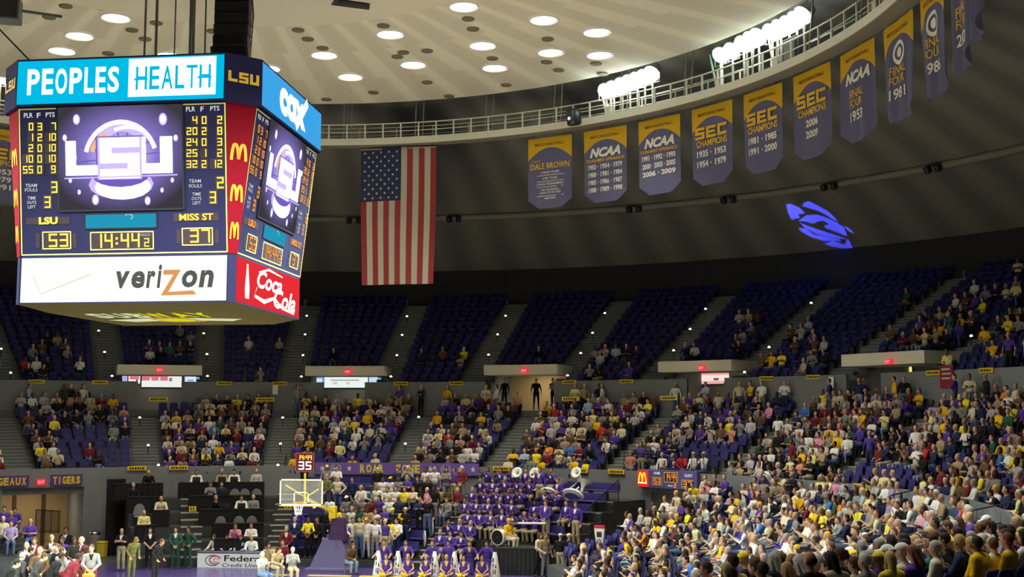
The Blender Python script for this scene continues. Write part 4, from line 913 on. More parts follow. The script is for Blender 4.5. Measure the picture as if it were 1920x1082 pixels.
def submesh(V, Fc, sel):
    F2 = Fc[sel]; u, inv = np.unique(F2, return_inverse=True); return V[u], inv.reshape(F2.shape), u
M_eye = mat('eye_dark', (.03, .02, .02), .4); M_lip = mat('lips', (.35, .10, .09), .6); M_shoe = mat('shoe_dark', (.05, .05, .05), .5)
PH = [mat('slot_a', (.5, .5, .5)), mat('slot_b', (.4, .4, .4))]
class Pose: pass
POSES = {}
def pose(name, sleeves='ls', legs='l', **kw):
    prims, (hc, Rh), hands = make_prims(**kw); fn = lambda P: f_eval(P, prims)
    lo = np.array([-.62, -.80, -.02]); hi = np.array([.62, .62, 1.9 if kw.get('stance') == 'stand' else 1.55])
    P0 = np.concatenate([np.array(p[1][0])[None] if p[0] == 'e' else np.array([p[1][0], p[1][1]]) for p in prims]); lo = np.maximum(lo, P0.min(0)-.24); hi = np.minimum(hi, P0.max(0)+.24)
    V, Fc = surfnet(fn, lo, hi, .0135)
    cen = V[Fc].mean(1); tg = f_tag(cen, prims); e = 1e-3
    N = np.stack([fn(V+np.eye(3)[i]*e)-fn(V-np.eye(3)[i]*e) for i in range(3)], 1); N /= np.linalg.norm(N, axis=1)[:, None]+1e-9
    q = Pose(); q.head = (hc, Rh); q.stance = kw.get('stance', 'sit')
    mi = np.zeros(len(Fc), int); hl = (cen-hc) @ Rh
    for s in (-1, 1): mi[(np.linalg.norm((hl-[s*.032, -.08, .014])*[1, .5, 1.3], axis=1) < .0155) & (tg == HEAD)] = 1
    mi[(np.linalg.norm((hl-[0, -.088, -.052])*[.55, .5, 1.4], axis=1) < .0145) & (tg == HEAD)] = 2
    mi[tg == FOOT] = 3
    VV, FF, MM = [V], [Fc], [mi]; n = len(V)
    for s, wr, d in hands:
        z = -d; x = np.array([1, 0, 0])*s if False else np.cross([0, 1., .3], z); x = x/np.linalg.norm(x); y = np.cross(z, x)
        hv = HV*[s, 1, 1]; hf = HF if s == 1 else HF[:, ::-1]
        VV.append(wr+d*.012+hv @ np.stack([x, y, z])); FF.append(hf+n); MM.append(np.zeros(len(hf), int)); n += len(hv)
    q.body = np_mesh('person', np.concatenate(VV), np.concatenate(FF), [PH[0], M_eye, M_lip, M_shoe], np.concatenate(MM))
    q.shirt = {}; q.legs = {}
    for sl in sleeves:
        sel = np.isin(tg, {'l': [TORSO, UARM, FARM], 's': [TORSO, UARM], 'n': [TORSO]}[sl]); vv, ff, u = submesh(V+N*.012, Fc, sel); cc = vv[ff].mean(1)
        tr = (cc-[0, 0, 0]) ; zc = vv[:, 2].max(); m2 = ((np.abs(cc[:, 0]) < .028+.22*(cc[:, 2]-(hc[2]-.36))) & (cc[:, 2] > hc[2]-.36) & (N[u][ff].mean(1)[:, 1] < -.3) & (np.abs(cc[:, 0]) < .075)).astype(int)
        q.shirt[sl] = np_mesh('shirt', vv, ff, PH, m2)
    for lg in legs:
        sel = np.isin(tg, {'l': [PELV, THIGH, SHIN], 's': [PELV, THIGH]}[lg]); vv, ff, u = submesh(V+N*.010, Fc, sel); q.legs[lg] = np_mesh('trousers', vv, ff, [PH[0]])
    # light version for the distant crowd
    lp, (h2, R2), hn = make_prims(**kw)
    for s, wr, d in hn: lp.append(('c', (wr, wr+d*.13, .035, .025), .02, HAND))
    lp.append(('e', (h2+R2 @ np.array((0, .03, .05)), (.082, .09, .085), R2), .01, 10)); lp.append(('e', (h2+R2 @ np.array((0, .06, -.02)), (.07, .05, .08), R2), .01, 10))
    v3, f3 = surfnet(lambda P: f_eval(P, lp), lo, hi, .043); q.lowV, q.lowF = v3, f3; q.lowT = f_tag(v3[f3].mean(1), lp)
    POSES[name] = q; return q
pose('lap', stance='sit', arms='lap'); pose('lap_turn', stance='sit', arms='lap', yaw=.7, fat=1.12); pose('clasp', stance='sit', arms='clasp', pitch=.1); pose('clap', stance='sit', arms='clap', yaw=-.3)
pose('cross', stance='sit', arms='cross', yaw=-.5, fat=1.1); pose('chin', stance='sit', arms='chin', lean=.22, yaw=.3); pose('lean', stance='sit', arms='clasp', lean=.42, pitch=-.25); pose('phone', stance='sit', arms='phone', pitch=.35)
pose('table', 'ls', stance='sit', arms='table', lean=.15, pitch=.15); pose('horn', 'l', stance='sit', arms='horn', spread=.05)
pose('s_down', 'lsn', 'ls', stance='stand', arms='down', spread=.03); pose('s_cross', 'ls', stance='stand', arms='cross', yaw=.3); pose('s_hips', 'ls', stance='stand', arms='hips', spread=.05); pose('s_clap', 'ls', stance='stand', arms='clap')
pose('s_front', 'ls', stance='stand', arms='front', yaw=-.4); pose('s_bend', 'ls', stance='stand', arms='carry', lean=.45, pitch=-.1); pose('s_walk', 'ls', stance='stand', arms='carry', stride=.2); pose('s_up', 'ls', stance='stand', arms='up')
pose('floor', 'n', 's', stance='floor', arms='lap'); pose('kneel', 's', 'l', stance='kneel', arms='wide', lean=.12)
# hair, caps (head frame: face towards -y)
def hair_mesh(kind):
    def cut(P): return np.maximum(-(P[:, 1]+.045), P[:, 2]-.062)      # negative in the face region -> removed
    def fn(P):
        d = f_ell(P, (0, .016, .030), (.084, .104, .105)) if kind != 'fringe' else f_ell(P, (0, .02, .0), (.083, .102, .075))
        if kind in ('short', 'long', 'tail', 'fringe'):
            face = np.maximum(P[:, 1]-(-.028-.35*np.clip(P[:, 2], -.1, .06)), P[:, 2]-(.066)); d = np.maximum(d, -face)
            low = -.055 if kind != 'long' else -.5
            d = np.maximum(d, (low+.0-.25*P[:, 1])-P[:, 2])
            if kind == 'fringe': d = np.maximum(d, P[:, 2]-.055); d = np.maximum(d, -.02-P[:, 1])
        if kind == 'long':
            e = f_cone(P, (0, .055, .02), (0, .085, -.19), .075, .06); e2 = np.minimum(f_cone(P, (.068, .02, .0), (.075, .015, -.20), .028, .022), f_cone(P, (-.068, .02, .0), (-.075, .015, -.20), .028, .022))
            e = np.maximum(e, -f_ell(P, (0, .0, .0), (.07, .09, .3))); d = np.minimum(d, np.minimum(e, e2))
        if kind == 'tail': d = np.minimum(d, f_cone(P, (0, .11, .06), (0, .15, -.12), .032, .018))
        if kind == 'cap':
            d = f_ell(P, (0, .012, .045), (.086, .108, .088)); d = np.maximum(d, .035-P[:, 2]+.12*P[:, 1])
            b = np.maximum(f_ell(P, (0, -.115, .045), (.07, .075, .5)), np.abs(P[:, 2]-.043-.15*(P[:, 1]+.1))-.008); d = np.minimum(d, np.maximum(b, P[:, 1]+.03))
        return d
    V, Fc = surfnet(fn, (-.13, -.22, -.27), (.13, .2, .17), .011); return np_mesh('hair' if kind != 'cap' else 'cap', V, Fc, [PH[0]])
HAIR = {k: hair_mesh(k) for k in ('short', 'long', 'tail', 'cap', 'fringe')}
# ------------------------------------------------------------------ palettes
CL = dict(white=(.78, .78, .75), cream=(.66, .60, .42), grey=(.24, .24, .24), pale_grey=(.46, .46, .46), black=(.014, .014, .016), navy=(.022, .03, .085), purple=(.085, .045, .30), gold=(.85, .50, .015), yellow=(.88, .72, .04), pale_yellow=(.80, .70, .30),
          maroon=(.17, .02, .035), red=(.48, .03, .04), blue=(.05, .17, .52), pale_blue=(.33, .48, .62), teal=(.015, .24, .26), dark_green=(.03, .09, .06), orange=(.78, .24, .02), pink=(.72, .28, .42), brown=(.13, .075, .04), tan=(.38, .29, .17), salmon=(.66, .28, .20), lavender=(.36, .28, .5), khaki=(.42, .36, .21), denim=(.09, .14, .26), pale_denim=(.28, .38, .46), olive=(.16, .16, .06), charcoal=(.05, .052, .055))
MCL = {k: mat('cloth_'+k, c, .85, spec=.15) for k, c in CL.items()}
SK = [mat('skin_'+n, c, .55, spec=.3) for n, c in (('fair', (.62, .37, .25)), ('rosy', (.56, .30, .20)), ('tanned', (.42, .22, .13)), ('brown', (.20, .095, .05)), ('dark', (.10, .045, .025)))]
HC = dict(dark=(.02, .014, .01), brown=(.09, .045, .02), blond=(.50, .36, .14), grey=(.38, .37, .35), white=(.66, .65, .6), auburn=(.20, .07, .03))
MH_ = {k: mat('hair_'+k, c, .7) for k, c in HC.items()}
def slot(o, i, m): o.material_slots[i].link = 'OBJECT'; o.material_slots[i].material = m
PEOPLE = []
def person(loc, rz, pz, shirt, legs, hair='short', hairc='dark', skin=0, sl='l', lg='l', inner=None, scale=1.0, label=None, group=None):
    q = POSES[pz]; sl = sl if sl in q.shirt else list(q.shirt)[0]; lg = lg if lg in q.legs else list(q.legs)[0]
    o = bpy.data.objects.new('person', q.body); COL.objects.link(o); o.location = loc; o.rotation_euler.z = rz; o.scale = (scale,)*3; slot(o, 0, SK[skin])
    c = bpy.data.objects.new('shirt', q.shirt[sl]); COL.objects.link(c); c.parent = o; slot(c, 0, MCL[shirt]); slot(c, 1, MCL[inner] if inner else MCL[shirt])
    c = bpy.data.objects.new('trousers' if lg == 'l' else 'shorts', q.legs[lg]); COL.objects.link(c); c.parent = o; slot(c, 0, MCL[legs])
    if hair and hair != 'bald':
        c = bpy.data.objects.new('cap' if hair == 'cap' else 'hair', HAIR[hair]); COL.objects.link(c); c.parent = o
        hc, Rh = q.head; c.matrix_local = Matrix.Translation(hc) @ Matrix(Rh.tolist()).to_4x4(); slot(c, 0, MCL[hairc] if hair == 'cap' else MH_[hairc])
        if hair == 'cap':
            pass
    o['label'] = label or ''; o['category'] = 'person'
    if group: o['group'] = group
    PEOPLE.append(o); return o
def hair_words(h, c):
    if h == 'bald': return 'bald head'
    if h == 'fringe': return f'balding {c} hair'
    if h == 'cap': return f"{c.replace('_', ' ')} cap"
    return {'short': f'short {c} hair', 'long': f'long {c} hair', 'tail': f'{c} ponytail'}[h]
SKW = [.38, .3, .12, .12, .08]
def rand_look(rr, shirts):
    names = [s for s, _ in shirts]; s = rr.choices(names, [w_ for _, w_ in shirts])[0]; sk = rr.choices(range(5), SKW)[0]
    hair = rr.choices(['short', 'long', 'tail', 'cap', 'fringe'], [.48, .24, .06, .12, .10])[0]
    hc = rr.choices(['dark', 'brown', 'blond', 'grey', 'white', 'auburn'], [.26, .28, .16, .16, .08, .06])[0]
    if hair == 'fringe': hc = rr.choice(['grey', 'white', 'brown'])
    if sk >= 3: hc = 'dark'
    if hair == 'cap': hc = rr.choices(['white', 'gold', 'purple', 'yellow', 'black', 'tan'], [.3, .18, .2, .12, .12, .08])[0]
    lg = rr.choices(['denim', 'navy', 'black', 'khaki', 'grey', 'pale_denim'], [.4, .15, .2, .12, .08, .05])[0]
    return dict(shirt=s, legs=lg, hair=hair, hairc=hc, skin=sk, sl=rr.choice('lls'))
# ------------------------------------------------------------------ portable stand at the end of the court
BK, BR0, BT, BZ0, BH = 7, 16.8, .8, .35, .42
def bR(k): return BR0+BT*k
def bZ(k): return BZ0+BH*k
mb = MB()
def bleach(a0, a1, k0=0):
    pr = [(bR(k0)-.45, 0)]
    for k in range(k0, BK): pr += [(bR(k)-.45, bZ(k)), (bR(k)+.35, bZ(k))]
    pr += [(23.45, bZ(BK-1)), (23.45, 0)]; mb.sweep(pr, a0, a1, 1.5, closed=True)
bleach(-10.3, 21.5); bleach(21.5, 36, 2); struct(mb.build('floor_end_bleacher', M_tread))
mb = MB()
for a0, a1, k0 in ((-10.3, -7.2, 0), (13.6, 16.4, 0), (30, 36, 3)):
    for k in range(k0, BK): mb.sweep([(bR(k)-.46, bZ(k)-.04), (bR(k)-.46, bZ(k)+.01), (bR(k)-.38, bZ(k)+.012)], a0, a1, 1)
    if a0 < 20:
        for k in range(k0, BK-1): mb.sweep([(bR(k)-.1, bZ(k)), (bR(k)-.1, bZ(k)+BH/2), (bR(k)+.35, bZ(k)+BH/2)], a0+.5, a1-.5, 1, 1); mb.sweep([(bR(k)-.105, bZ(k)+BH/2-.03), (bR(k)-.105, bZ(k)+BH/2+.012), (bR(k)-.04, bZ(k)+BH/2+.014)], a0+.5, a1-.5, 1)
struct(mb.build('trim_tread_edges', [M_nose, M_tread]))
n = 0
for k in range(BK):
    for si, (a0, a1, nm) in enumerate(((-7.1, -.3, 'left student'), (-.2, 6.6, 'middle student'), (6.7, 13.5, 'right student'), (16.6, 21.4, 'left band'), (21.6, 28.6, 'middle band'), (28.7, 33.2+.4*k, 'right band'))):
        if si >= 4 and k < 2: continue
        t = thing('bleacher_bench', f'purple plastic bleacher bench, {ORD[k+1]} row up, {nm} block', 'bench', (0, 0, 0), 0, 'purple bleacher benches')
        m2 = MB(); m2.sweep([(bR(k)-.18, bZ(k)+.40), (bR(k)-.2, bZ(k)+.44), (bR(k)+.2, bZ(k)+.44), (bR(k)+.2, bZ(k)+.40)], a0, a1, .8, closed=True); m2.build('seat_board', M_bench, t)
        m2 = MB(); m2.sweep([(bR(k)+.22, bZ(k)+.46), (bR(k)+.2, bZ(k)+.78), (bR(k)+.25, bZ(k)+.78), (bR(k)+.28, bZ(k)+.46)], a0, a1, .8, closed=True); m2.build('backrest', M_bench, t)
        for a in np.arange(a0+.8, a1, 2.2): m2 = MB(); p = pol(bR(k)+.1, a, bZ(k)+.21); m2.box(p, (.06, .3, .42), 0, Matrix.Rotation(-a*D2R, 3, 'Z')); m2.build('support', M_blackm, t)
for i, (px, py) in enumerate([(919, 884), (897, 906), (870, 929), (846, 955), (819, 979), (789, 1007)]):
    k = 6-i; P = pol(bR(k)-.05, 13.62, bZ(k)+.45); t = thing('end_medallion', f'white oval badge with a ring emblem on the bench end, {ORD[i+1]} down the stairs', 'badge', P, -13.6*D2R+math.pi/2, 'oval badges along the stairs')
    Mx = Matrix.Rotation(.6, 4, 'Z') @ Matrix.Rotation(math.pi/2, 4, 'X') @ Matrix.Diagonal((.72, 1, 1, 1)); m2 = MB(); m2.lathe([(.34, -.02), (.36, 0), (.34, .025)], 24, 0, Mx); m2.build('plate', M_white, t)
    m2 = MB(); m2.lathe([(.26, .03), (.29, .034), (.29, .027)], 24, 0, Mx, cap=False); m2.lathe([(.03, .03), (.14, .033)], 12, 0, Mx, cap=False); m2.build('emblem', M_purple, t)
    m2 = MB(); m2.tube([(0, -.02, -.45), (0, -.02, .1)], .025, 6); m2.build('post', M_blackm, t)
for i, (a, k) in enumerate([(15, 5), (15.2, 2), (-8.6, 5), (-8.6, 1), (28, 5), (-21, 5)]):
    m2 = MB(); m2.box((0, 0, .12), (.34, .04, .24), 0, bev=.01); P = Pl(m2, lambda u, v, o: (u, -.02-o, v)); P.rect(-.1, .05, -.05, .2, 1, .005); P.rect(.02, .05, .07, .2, 1, .005)
    tag(m2.build('row_marker', [M_yel, M_ink], None, loc=pol(bR(k)-.47, a, bZ(k)-.3), rz=-a*D2R), f'tiny yellow row number on a black stair riser, {["upper right stair", "lower right stair", "upper stair behind the hoop", "lower stair behind the hoop", "beside the sousaphones", "by the press desks"][i]}', 'row marker')
# wall banners
def arc_banner(name, a0, a1, z0, z1, R, mats, draw, lab):
    m2 = MB(); fn = lambda u, v, o: tuple(pol(R-o, a0+(a1-a0)*u, z0+(z1-z0)*v)); n = max(2, int((a1-a0)/1.2))
    m2.sweep([(R-.01, z0), (R-.01, z1), (R+.03, z1), (R+.03, z0)], a0, a1, (a1-a0)/n, closed=True); draw(Pl(m2, fn), (a1-a0)*D2R*R/(z1-z0)); return tag(m2.build(name, mats), lab, 'banner')
def d_roar(P, asp):
    L = lambda t, u0, u1: [P.text(ch, u0+(u1-u0)*i/len(t)+.002, .14, u0+(u1-u0)*(i+.9)/len(t), .86, 1, .025, .05) for i, ch in enumerate(t)]
    L('ROAR', .268, .418); L('ZONE', .485, .64)
    for u in (.045, .205, .70, .885, .965): P.poly([(u+(.26 if k % 2 == 0 else .105)*math.sin(k*math.pi/5)/asp, .5+(.3 if k % 2 == 0 else .12)*math.cos(k*math.pi/5)) for k in range(10)], 2, .025)
    for u in (.125, .795): P.ring(u, .5, .42/asp, .42, .012*0+.03/asp*1.6, 2, .025); P.ring(u, .5, .28/asp, .28, .03/asp, 2, .025); P.rect(u-.2/asp, .4, u+.2/asp, .6, 2, .025)
arc_banner('wall_banner', -6.5, 14.1, 3.7, 4.28, 23.42, [M_lav, mat('roar_yellow', (.85, .72, .10), .7), M_white], d_roar, 'long lavender wall banner reading ROAR ZONE with white stars')
def d_word(t, u0=.06, u1=.94):
    def f(P, asp):
        for i, ch in enumerate(t): P.text(ch, u0+(u1-u0)*(i+(.3 if ch == 'I' else .03))/len(t), .15, u0+(u1-u0)*(i+(.6 if ch == 'I' else .9))/len(t), .85, 2, .03, .055)
    return f
aw = lambda x, y=895: phi(on_cyl(x, y, 23.4))
arc_banner('wall_banner', aw(-8), aw(55), 3.3, 3.82, 23.44, [M_purple, mat('plate_purple', (.06, .03, .16), .7), M_gold], d_word('GEAUX'), 'purple wall banner reading GEAUX in gold at the left edge')
arc_banner('wall_banner', aw(96), aw(155), 3.3, 3.82, 23.44, [M_purple, M_purple, M_gold], d_word('TIGERS'), 'purple wall banner reading TIGERS in gold beside the grey pillar')
# wall scoreboard over the right tunnel
t = thing('wall_scoreboard', 'small wall scoreboard with a red arches square and amber HOME and GUEST scores', 'scoreboard', pol(23.3, 39.55, 3.42), -39.5*D2R)
m2 = MB(); m2.box((0, 0, .4), (3.3, .2, .8), 0, bev=.02); P = Pl(m2, lambda u, v, o: (u, -.1-o, v))
P.text('HOME', -.72, .6, -.38, .72, 1, .01, .02); P.text('GUEST', .98, .55, 1.42, .67, 1, .01, .02); P.text('PERIOD', .05, .1, .32, .17, 1, .01, .01)
for x0, y0, x1, y1, s_ in ((-.80, .14, -.28, .48, '53'), (-.15, .28, .62, .72, '14:44'), (.82, .06, 1.45, .42, '37')):
    P.rect(x0, y0, x1, y1, 2, .01); P.frame(x0, y0, x1, y1, .025, 3, .015); P.digits(s_, x0+.08, y0+.06, x1-.08, y1-.06, 4, .02, .24)
P.digits('2', .40, .06, .52, .24, 4, .02, .24)
m2.build('score_panel', [mat('wall_score_purple', (.10, .08, .24), .5, emit=.1), M_lab, M_well, mat('amber_frame', (.8, .5, .1), .5, emit=.3), M_digo], t)
m2 = MB(); m2.box((-1.36, -.12, .40), (.6, .06, .72), 0, bev=.01); P = Pl(m2, lambda u, v, o: (u, -.15-o, v)); P.arches(-1.36, .22, .42, .42, 1, .01, .2); P.rect(-1.62, .18, -1.1, .23, 2, .012); m2.build('logo_panel', [glow('logo_red', (.85, .04, .02), .9), glow('logo_yellow', (1, .75, .05), 1), M_ledw], t)
# ------------------------------------------------------------------ basket
t = thing('basketball_hoop', 'basketball hoop with glass backboard, yellow arm and purple padded stanchion', 'basketball hoop', (0, 0, 0))
BX = -.23
M_glass = mat('backboard_glass', (.8, .85, .85), .08, spec=.6); M_glass.node_tree.nodes['Principled BSDF'].inputs['Alpha'].default_value = .12
m2 = MB(); m2.box((BX, 12.82, 3.47), (1.83, .02, 1.07), 0); m2.build('backboard', M_glass, t)
m2 = MB(); P = Pl(m2, lambda u, v, o: (BX+u, 12.8-o, 3.47+v)); P.frame(-.915, -.535, .915, .535, .06, 0, .01); P.frame(-.32, -.45, .32, .02, .05, 0, .01); m2.box((BX, 12.84, 2.93), (1.86, .07, .07), 1); m2.build('backboard_frame', [mat('board_white', (.85, .85, .72), .5), M_gold], t)
m2 = MB(); m2.tube([(BX+.23*math.cos(q), 12.42+.23*math.sin(q), 3.05) for q in np.linspace(0, 2*math.pi, 24, endpoint=False)], .018, 8, close=True); m2.box((BX, 12.72, 3.05), (.12, .2, .12)); m2.build('rim', mat('rim_orange', (.75, .18, .03), .4), t)
m2 = MB()
for s_ in (1, -1):
    for j in range(12):
        m2.tube([(BX+r*math.cos((j+s_*q*1.4)*math.pi/6), 12.42+r*math.sin((j+s_*q*1.4)*math.pi/6), 3.04-.45*q) for q, r in ((0, .23), (.35, .18), (.7, .14), (1, .13))], .009, 4)
m2.build('net', M_white, t)
m2 = MB(); m2.tube([(BX+.12, 12.9, 3.0), (BX+.12, 12.9, 4.25)], .05, 8); m2.tube([(BX+.1, 12.9, 3.2), (.2, 14.4, 2.75), (.5, 15.4, 2.45)], .05, 8); m2.tube([(BX-.7, 12.9, 3.75), (BX-.05, 13.0, 3.35), (.45, 15.3, 2.5)], .03, 8); m2.tube([(BX+.7, 12.9, 3.6), (BX+.2, 13.1, 3.3)], .03, 8); m2.build('arm', mat('arm_yellow', (.72, .62, .06), .5), t)
m2 = MB(); m2.box((.42, 15.4, 2.46), (.30, .36, .52), 0, bev=.04); m2.build('arm_pad', mat('pad_yellow', (.8, .62, .02), .6), t)
m2 = MB(); m2.box((.62, 15.6, 1.72), (.78, .6, .98), 0, bev=.05, top=.66); m2.build('column_pad', mat('pad_dark_purple', (.06, .03, .10), .7), t)
m2 = MB(); m2.box((.42, 15.6, .68), (1.95, 1.3, 1.36), 0, bev=.06, top=.42); m2.box((.42, 15.6, .08), (2.0, 2.0, .16), 0, bev=.03); m2.build('base_pad', mat('pad_lavender', (.115, .10, .22), .7), t)
ck = thing('shot_clock', 'square red and black shot clock reading 35 above the backboard', 'clock', (BX+.12, 12.9, 4.27))
m2 = MB(); m2.box((0, 0, .42), (.8, .16, .8), 0, bev=.015); P = Pl(m2, lambda u, v, o: (u, -.08-o, v+.02)); P.rect(-.36, .04, .36, .76, 1, .005); P.frame(-.39, .01, .39, .79, .03, 4, .008); P.digits('14:44', -.3, .5, .3, .7, 2, .012, .3); P.digits('35', -.26, .1, .28, .44, 3, .012, .28)
m2.build('display', [M_blackm, mat('clock_red', (.10, .005, .01), .5), M_dig, M_ledw, glow('clock_rim', (.7, .1, .12), .7)], ck)
# ------------------------------------------------------------------ press table and desks
t = thing('press_table', 'long white-fronted courtside table with a red swirl logo and FEDERAL lettering', 'table', (0, 0, 0))
x0, x1 = float(at_y(370, 1040, 15.5)[0]), float(at_y(528, 1040, 15.5)[0])
m2 = MB(); m2.box(((x0+x1)/2, 15.53, .32), (x1-x0, .06, .60), 0, bev=.01); P = Pl(m2, lambda u, v, o: (x0+u, 15.5-o, v))
P.text('Federal', 1.22, .30, 2.95, .56, 1, .008, .02); P.text('Credit Union', 1.14, .06, 3.0, .22, 1, .008, .01, .2)
P.ring(.72, .33, .34, .22, .035, 1, .008, 50, 300); P.ring(.82, .35, .26, .17, .06, 2, .010, 20, 320); P.ring(.86, .34, .13, .08, .03, 2, .01, 20, 320)
m2.build('front_panel', [glow('panel_white', (.80, .84, .80), .62), M_ink, mat('swirl_red', (.45, .08, .05), .6, emit=.2)], t)
m2 = MB(); m2.box(((x0+x1)/2, 15.85, .66), (x1-x0+.1, .75, .06), 0, bev=.01); m2.build('tabletop', mat('table_purple', (.12, .12, .2), .4), t)
m2 = MB()
for x in (x0+.1, (x0+x1)/2, x1-.1): m2.tube([(x, 16.1, 0), (x, 16.1, .64)], .03, 6)
m2.build('legs', M_blackm, t)
MT = lambda k: (17.3+1.25*k, .45+.55*k)
mb = MB(); pr = [(16.75, 0)]
for k in range(5): R, z = MT(k); pr += [(R-.55, z), (R+.7, z)]
mb.sweep(pr+[(23.45, MT(4)[1]), (23.45, 0)], -29, -10.4, 1.2, closed=True); struct(mb.build('floor_press_risers', M_tread))
mb = MB()
for k in range(5):
    R, z = MT(k)
    for a0, a1 in ((-22.5, -19.6),): 
        mb.sweep([(R-.56, z-.05), (R-.56, z+.01), (R-.46, z+.012)], a0, a1, 1); mb.sweep([(R-.01, z+.22), (R-.01, z+.28), (R+.08, z+.282)], a0, a1, 1); mb.sweep([(R, z), (R, z+.27), (R+.69, z+.27)], a0, a1, 1, 1)
struct(mb.build('trim_press_stair_edges', [M_nose, M_tread]))
DESK = [(0, 405, 493), (1, 400, 493), (2, 375, 493), (3, 355, 493), (4, 335, 493), (4, 214, 304), (3, 240, 300), (2, 288, 318), (1, 256, 290)]
for i, (k, xa, xb) in enumerate(DESK):
    R, z = MT(k); a0, a1 = (phi(on_cyl(x, 940, R-.45)) for x in (xa, xb)); w_ = (a1-a0)*D2R*R; am = (a0+a1)/2
    t = thing('press_desk', f'black draped press desk, {ORD[5-k]} tier down, {"beside the hoop" if xa > 320 else "by the black curtain"}', 'desk', pol(R-.3, am, z), -am*D2R, 'black draped press desks')
    m2 = MB(); n_ = max(6, int(w_/.12)); V = []
    for j in range(n_+1):
        x = -w_/2+w_*j/n_; y = -.24-.025*(j % 2)
        V += [(x, y, 0), (x, y+.02, .72)]
    m2.add(V, [(2*j, 2*j+2, 2*j+3, 2*j+1) for j in range(n_)]); m2.box((-w_/2, 0, .36), (.02, .46, .72)); m2.box((w_/2, 0, .36), (.02, .46, .72)); m2.build('drape', M_black, t)
    m2 = MB(); m2.box((0, 0, .74), (w_, .5, .035), 0, bev=.008); m2.build('desktop', M_black, t)
def chair(px, k, lab):
    R, z = MT(k); a = phi(on_cyl(px, 950, R+.3)); t = thing('press_chair', lab, 'chair', pol(R+.28, a, z), -a*D2R, 'grey round-backed press chairs')
    m2 = MB(); V = [(x*.27, .18-.04*(1-x*x), .5+.5*zz*(1-.0*abs(x)) if zz == 0 else .62+.40*math.sqrt(max(0, 1-x*x))) for zz in (0, 1) for x in np.linspace(-1, 1, 11)]
    V2 = [(x, y+.04, zz) for x, y, zz in V]; m2.add(V+V2, [(i, i+1, 12+i, 11+i) for i in range(10)]+[(22+i, 33+i, 34+i, 23+i) for i in range(10)]+[(11+i, 12+i, 34+i, 33+i) for i in range(10)]); m2.build('backrest', M_grey, t)
    m2 = MB(); m2.box((0, -.05, .45), (.46, .44, .06), 0, bev=.02); m2.build('seat', M_grey, t)
    for sx in (-1, 1):
        for sy in (-1, 1): m2 = MB(); m2.tube([(sx*.2, sy*.18-.03, 0), (sx*.18, sy*.16-.03, .43)], .014, 6); m2.build('leg', M_blackm, t)
for i, (px, k) in enumerate([(439, 3), (458, 3), (480, 3), (414, 1), (448, 1), (472, 1), (262, 2)]): chair(px, k, f'empty grey round-backed chair, {["first on the middle tier", "second on the middle tier", "third on the middle tier", "first on the low tier", "second on the low tier", "third on the low tier", "alone left of the stairs"][i]}')
def laptop(px, k, lab, dy=-.38):
    R, z = MT(k); a = phi(on_cyl(px, 950, R-.3)); t = thing('laptop', lab, 'laptop', pol(R-.32, a, z+.76), -a*D2R, 'laptops on the press desks')
    m2 = MB(); m2.box((0, .1, .012), (.36, .24, .022), 0, bev=.006); m2.build('keyboard_base', M_blackm, t); m2 = MB(); m2.box((0, -.06, .14), (.36, .016, .25), 0, Matrix.Rotation(.25, 3, 'X'), bev=.006); m2.build('screen', M_blackm, t)
for i, (px, k) in enumerate([(367, 4), (415, 4), (438, 4), (453, 2), (421, 3), (425, 2)]): laptop(px, k, f'open black laptop on a press desk, {["before the leftmost man on the top tier", "before the second man on the top tier", "before the third man on the top tier", "before the man in white on the middle tier", "on the second tier beside empty chairs", "middle tier, left of the white shirt"][i]}')
mb = MB(); mb.sweep([(22.6, 0), (22.6, 3.6)], -31.2, -29.0, .35); struct(mb.build('wall_black_curtain', M_black))
# bins, railings
t = thing('trash_can', 'tall cylindrical steel trash can against the grey pillar', 'bin', pol(23.0, -32.25, 0)); m2 = MB(); m2.lathe([(.26, 0), (.27, .02), (.27, .92), (.29, .95)], 20); m2.build('barrel', mat('can_grey', (.5, .5, .5), .35, spec=.6), t, True); m2 = MB(); m2.lathe([(.28, .95), (.25, 1.1), (.12, 1.16), (.1, 1.12)], 20); m2.build('lid', M_steel, t, True)
t = thing('waste_bin', 'yellow square bin beside the steel trash can', 'bin', pol(22.2, -31.6, 0)); m2 = MB(); m2.box((0, 0, .33), (.36, .36, .66), 0, bev=.03, top=1.1); m2.build('tub', M_yel, t); m2 = MB(); m2.box((0, 0, .69), (.42, .42, .06), 0, bev=.02); m2.build('lid', M_yel, t)
def railing(p0, p1, h, n, lab, zb=0.0):
    p0, p1 = Vector(p0), Vector(p1); t = thing('railing', lab, 'railing', p0); d = p1-p0
    m2 = MB(); m2.tube([(0, 0, h), d+Vector((0, 0, h))], .025, 6); m2.tube([(0, 0, .1), d+Vector((0, 0, .1))], .018, 6); m2.build('rails', M_blackm, t)
    m2 = MB()
    for i in range(n+1): q = d*(i/n); m2.tube([q, q+Vector((0, 0, h))], .022 if i % 8 == 0 else .011, 5)
    m2.build('bars', M_blackm, t)
sa = lambda px, py, Y: Vector(at_y(px, py, Y))
railing(pol(23.6, 33, 4.1), pol(23.6, 37.2, 4.1), .85, 20, 'black bar railing on the grey wall left of the small wall scoreboard')
railing(pol(23.6, 42.2, 4.1), pol(23.6, 45.6, 4.1), .85, 16, 'black bar railing on the wall right of the small wall scoreboard')
railing(pol(22.6, 35.2, 1.6), pol(22.3, 37.0, 1.6), 1.0, 8, 'black bar railing below the red arches square')
railing(sa(66, 1000, 16.5)*1, sa(112, 1000, 19.5), 1.05, 26, 'black bar railing beside the left tunnel doors')
railing(Vector((-12.5, 10.6, .1)), Vector((-9.6, 12.6, .1)), 1.0, 30, 'low black railing before the people in purple at the left edge')
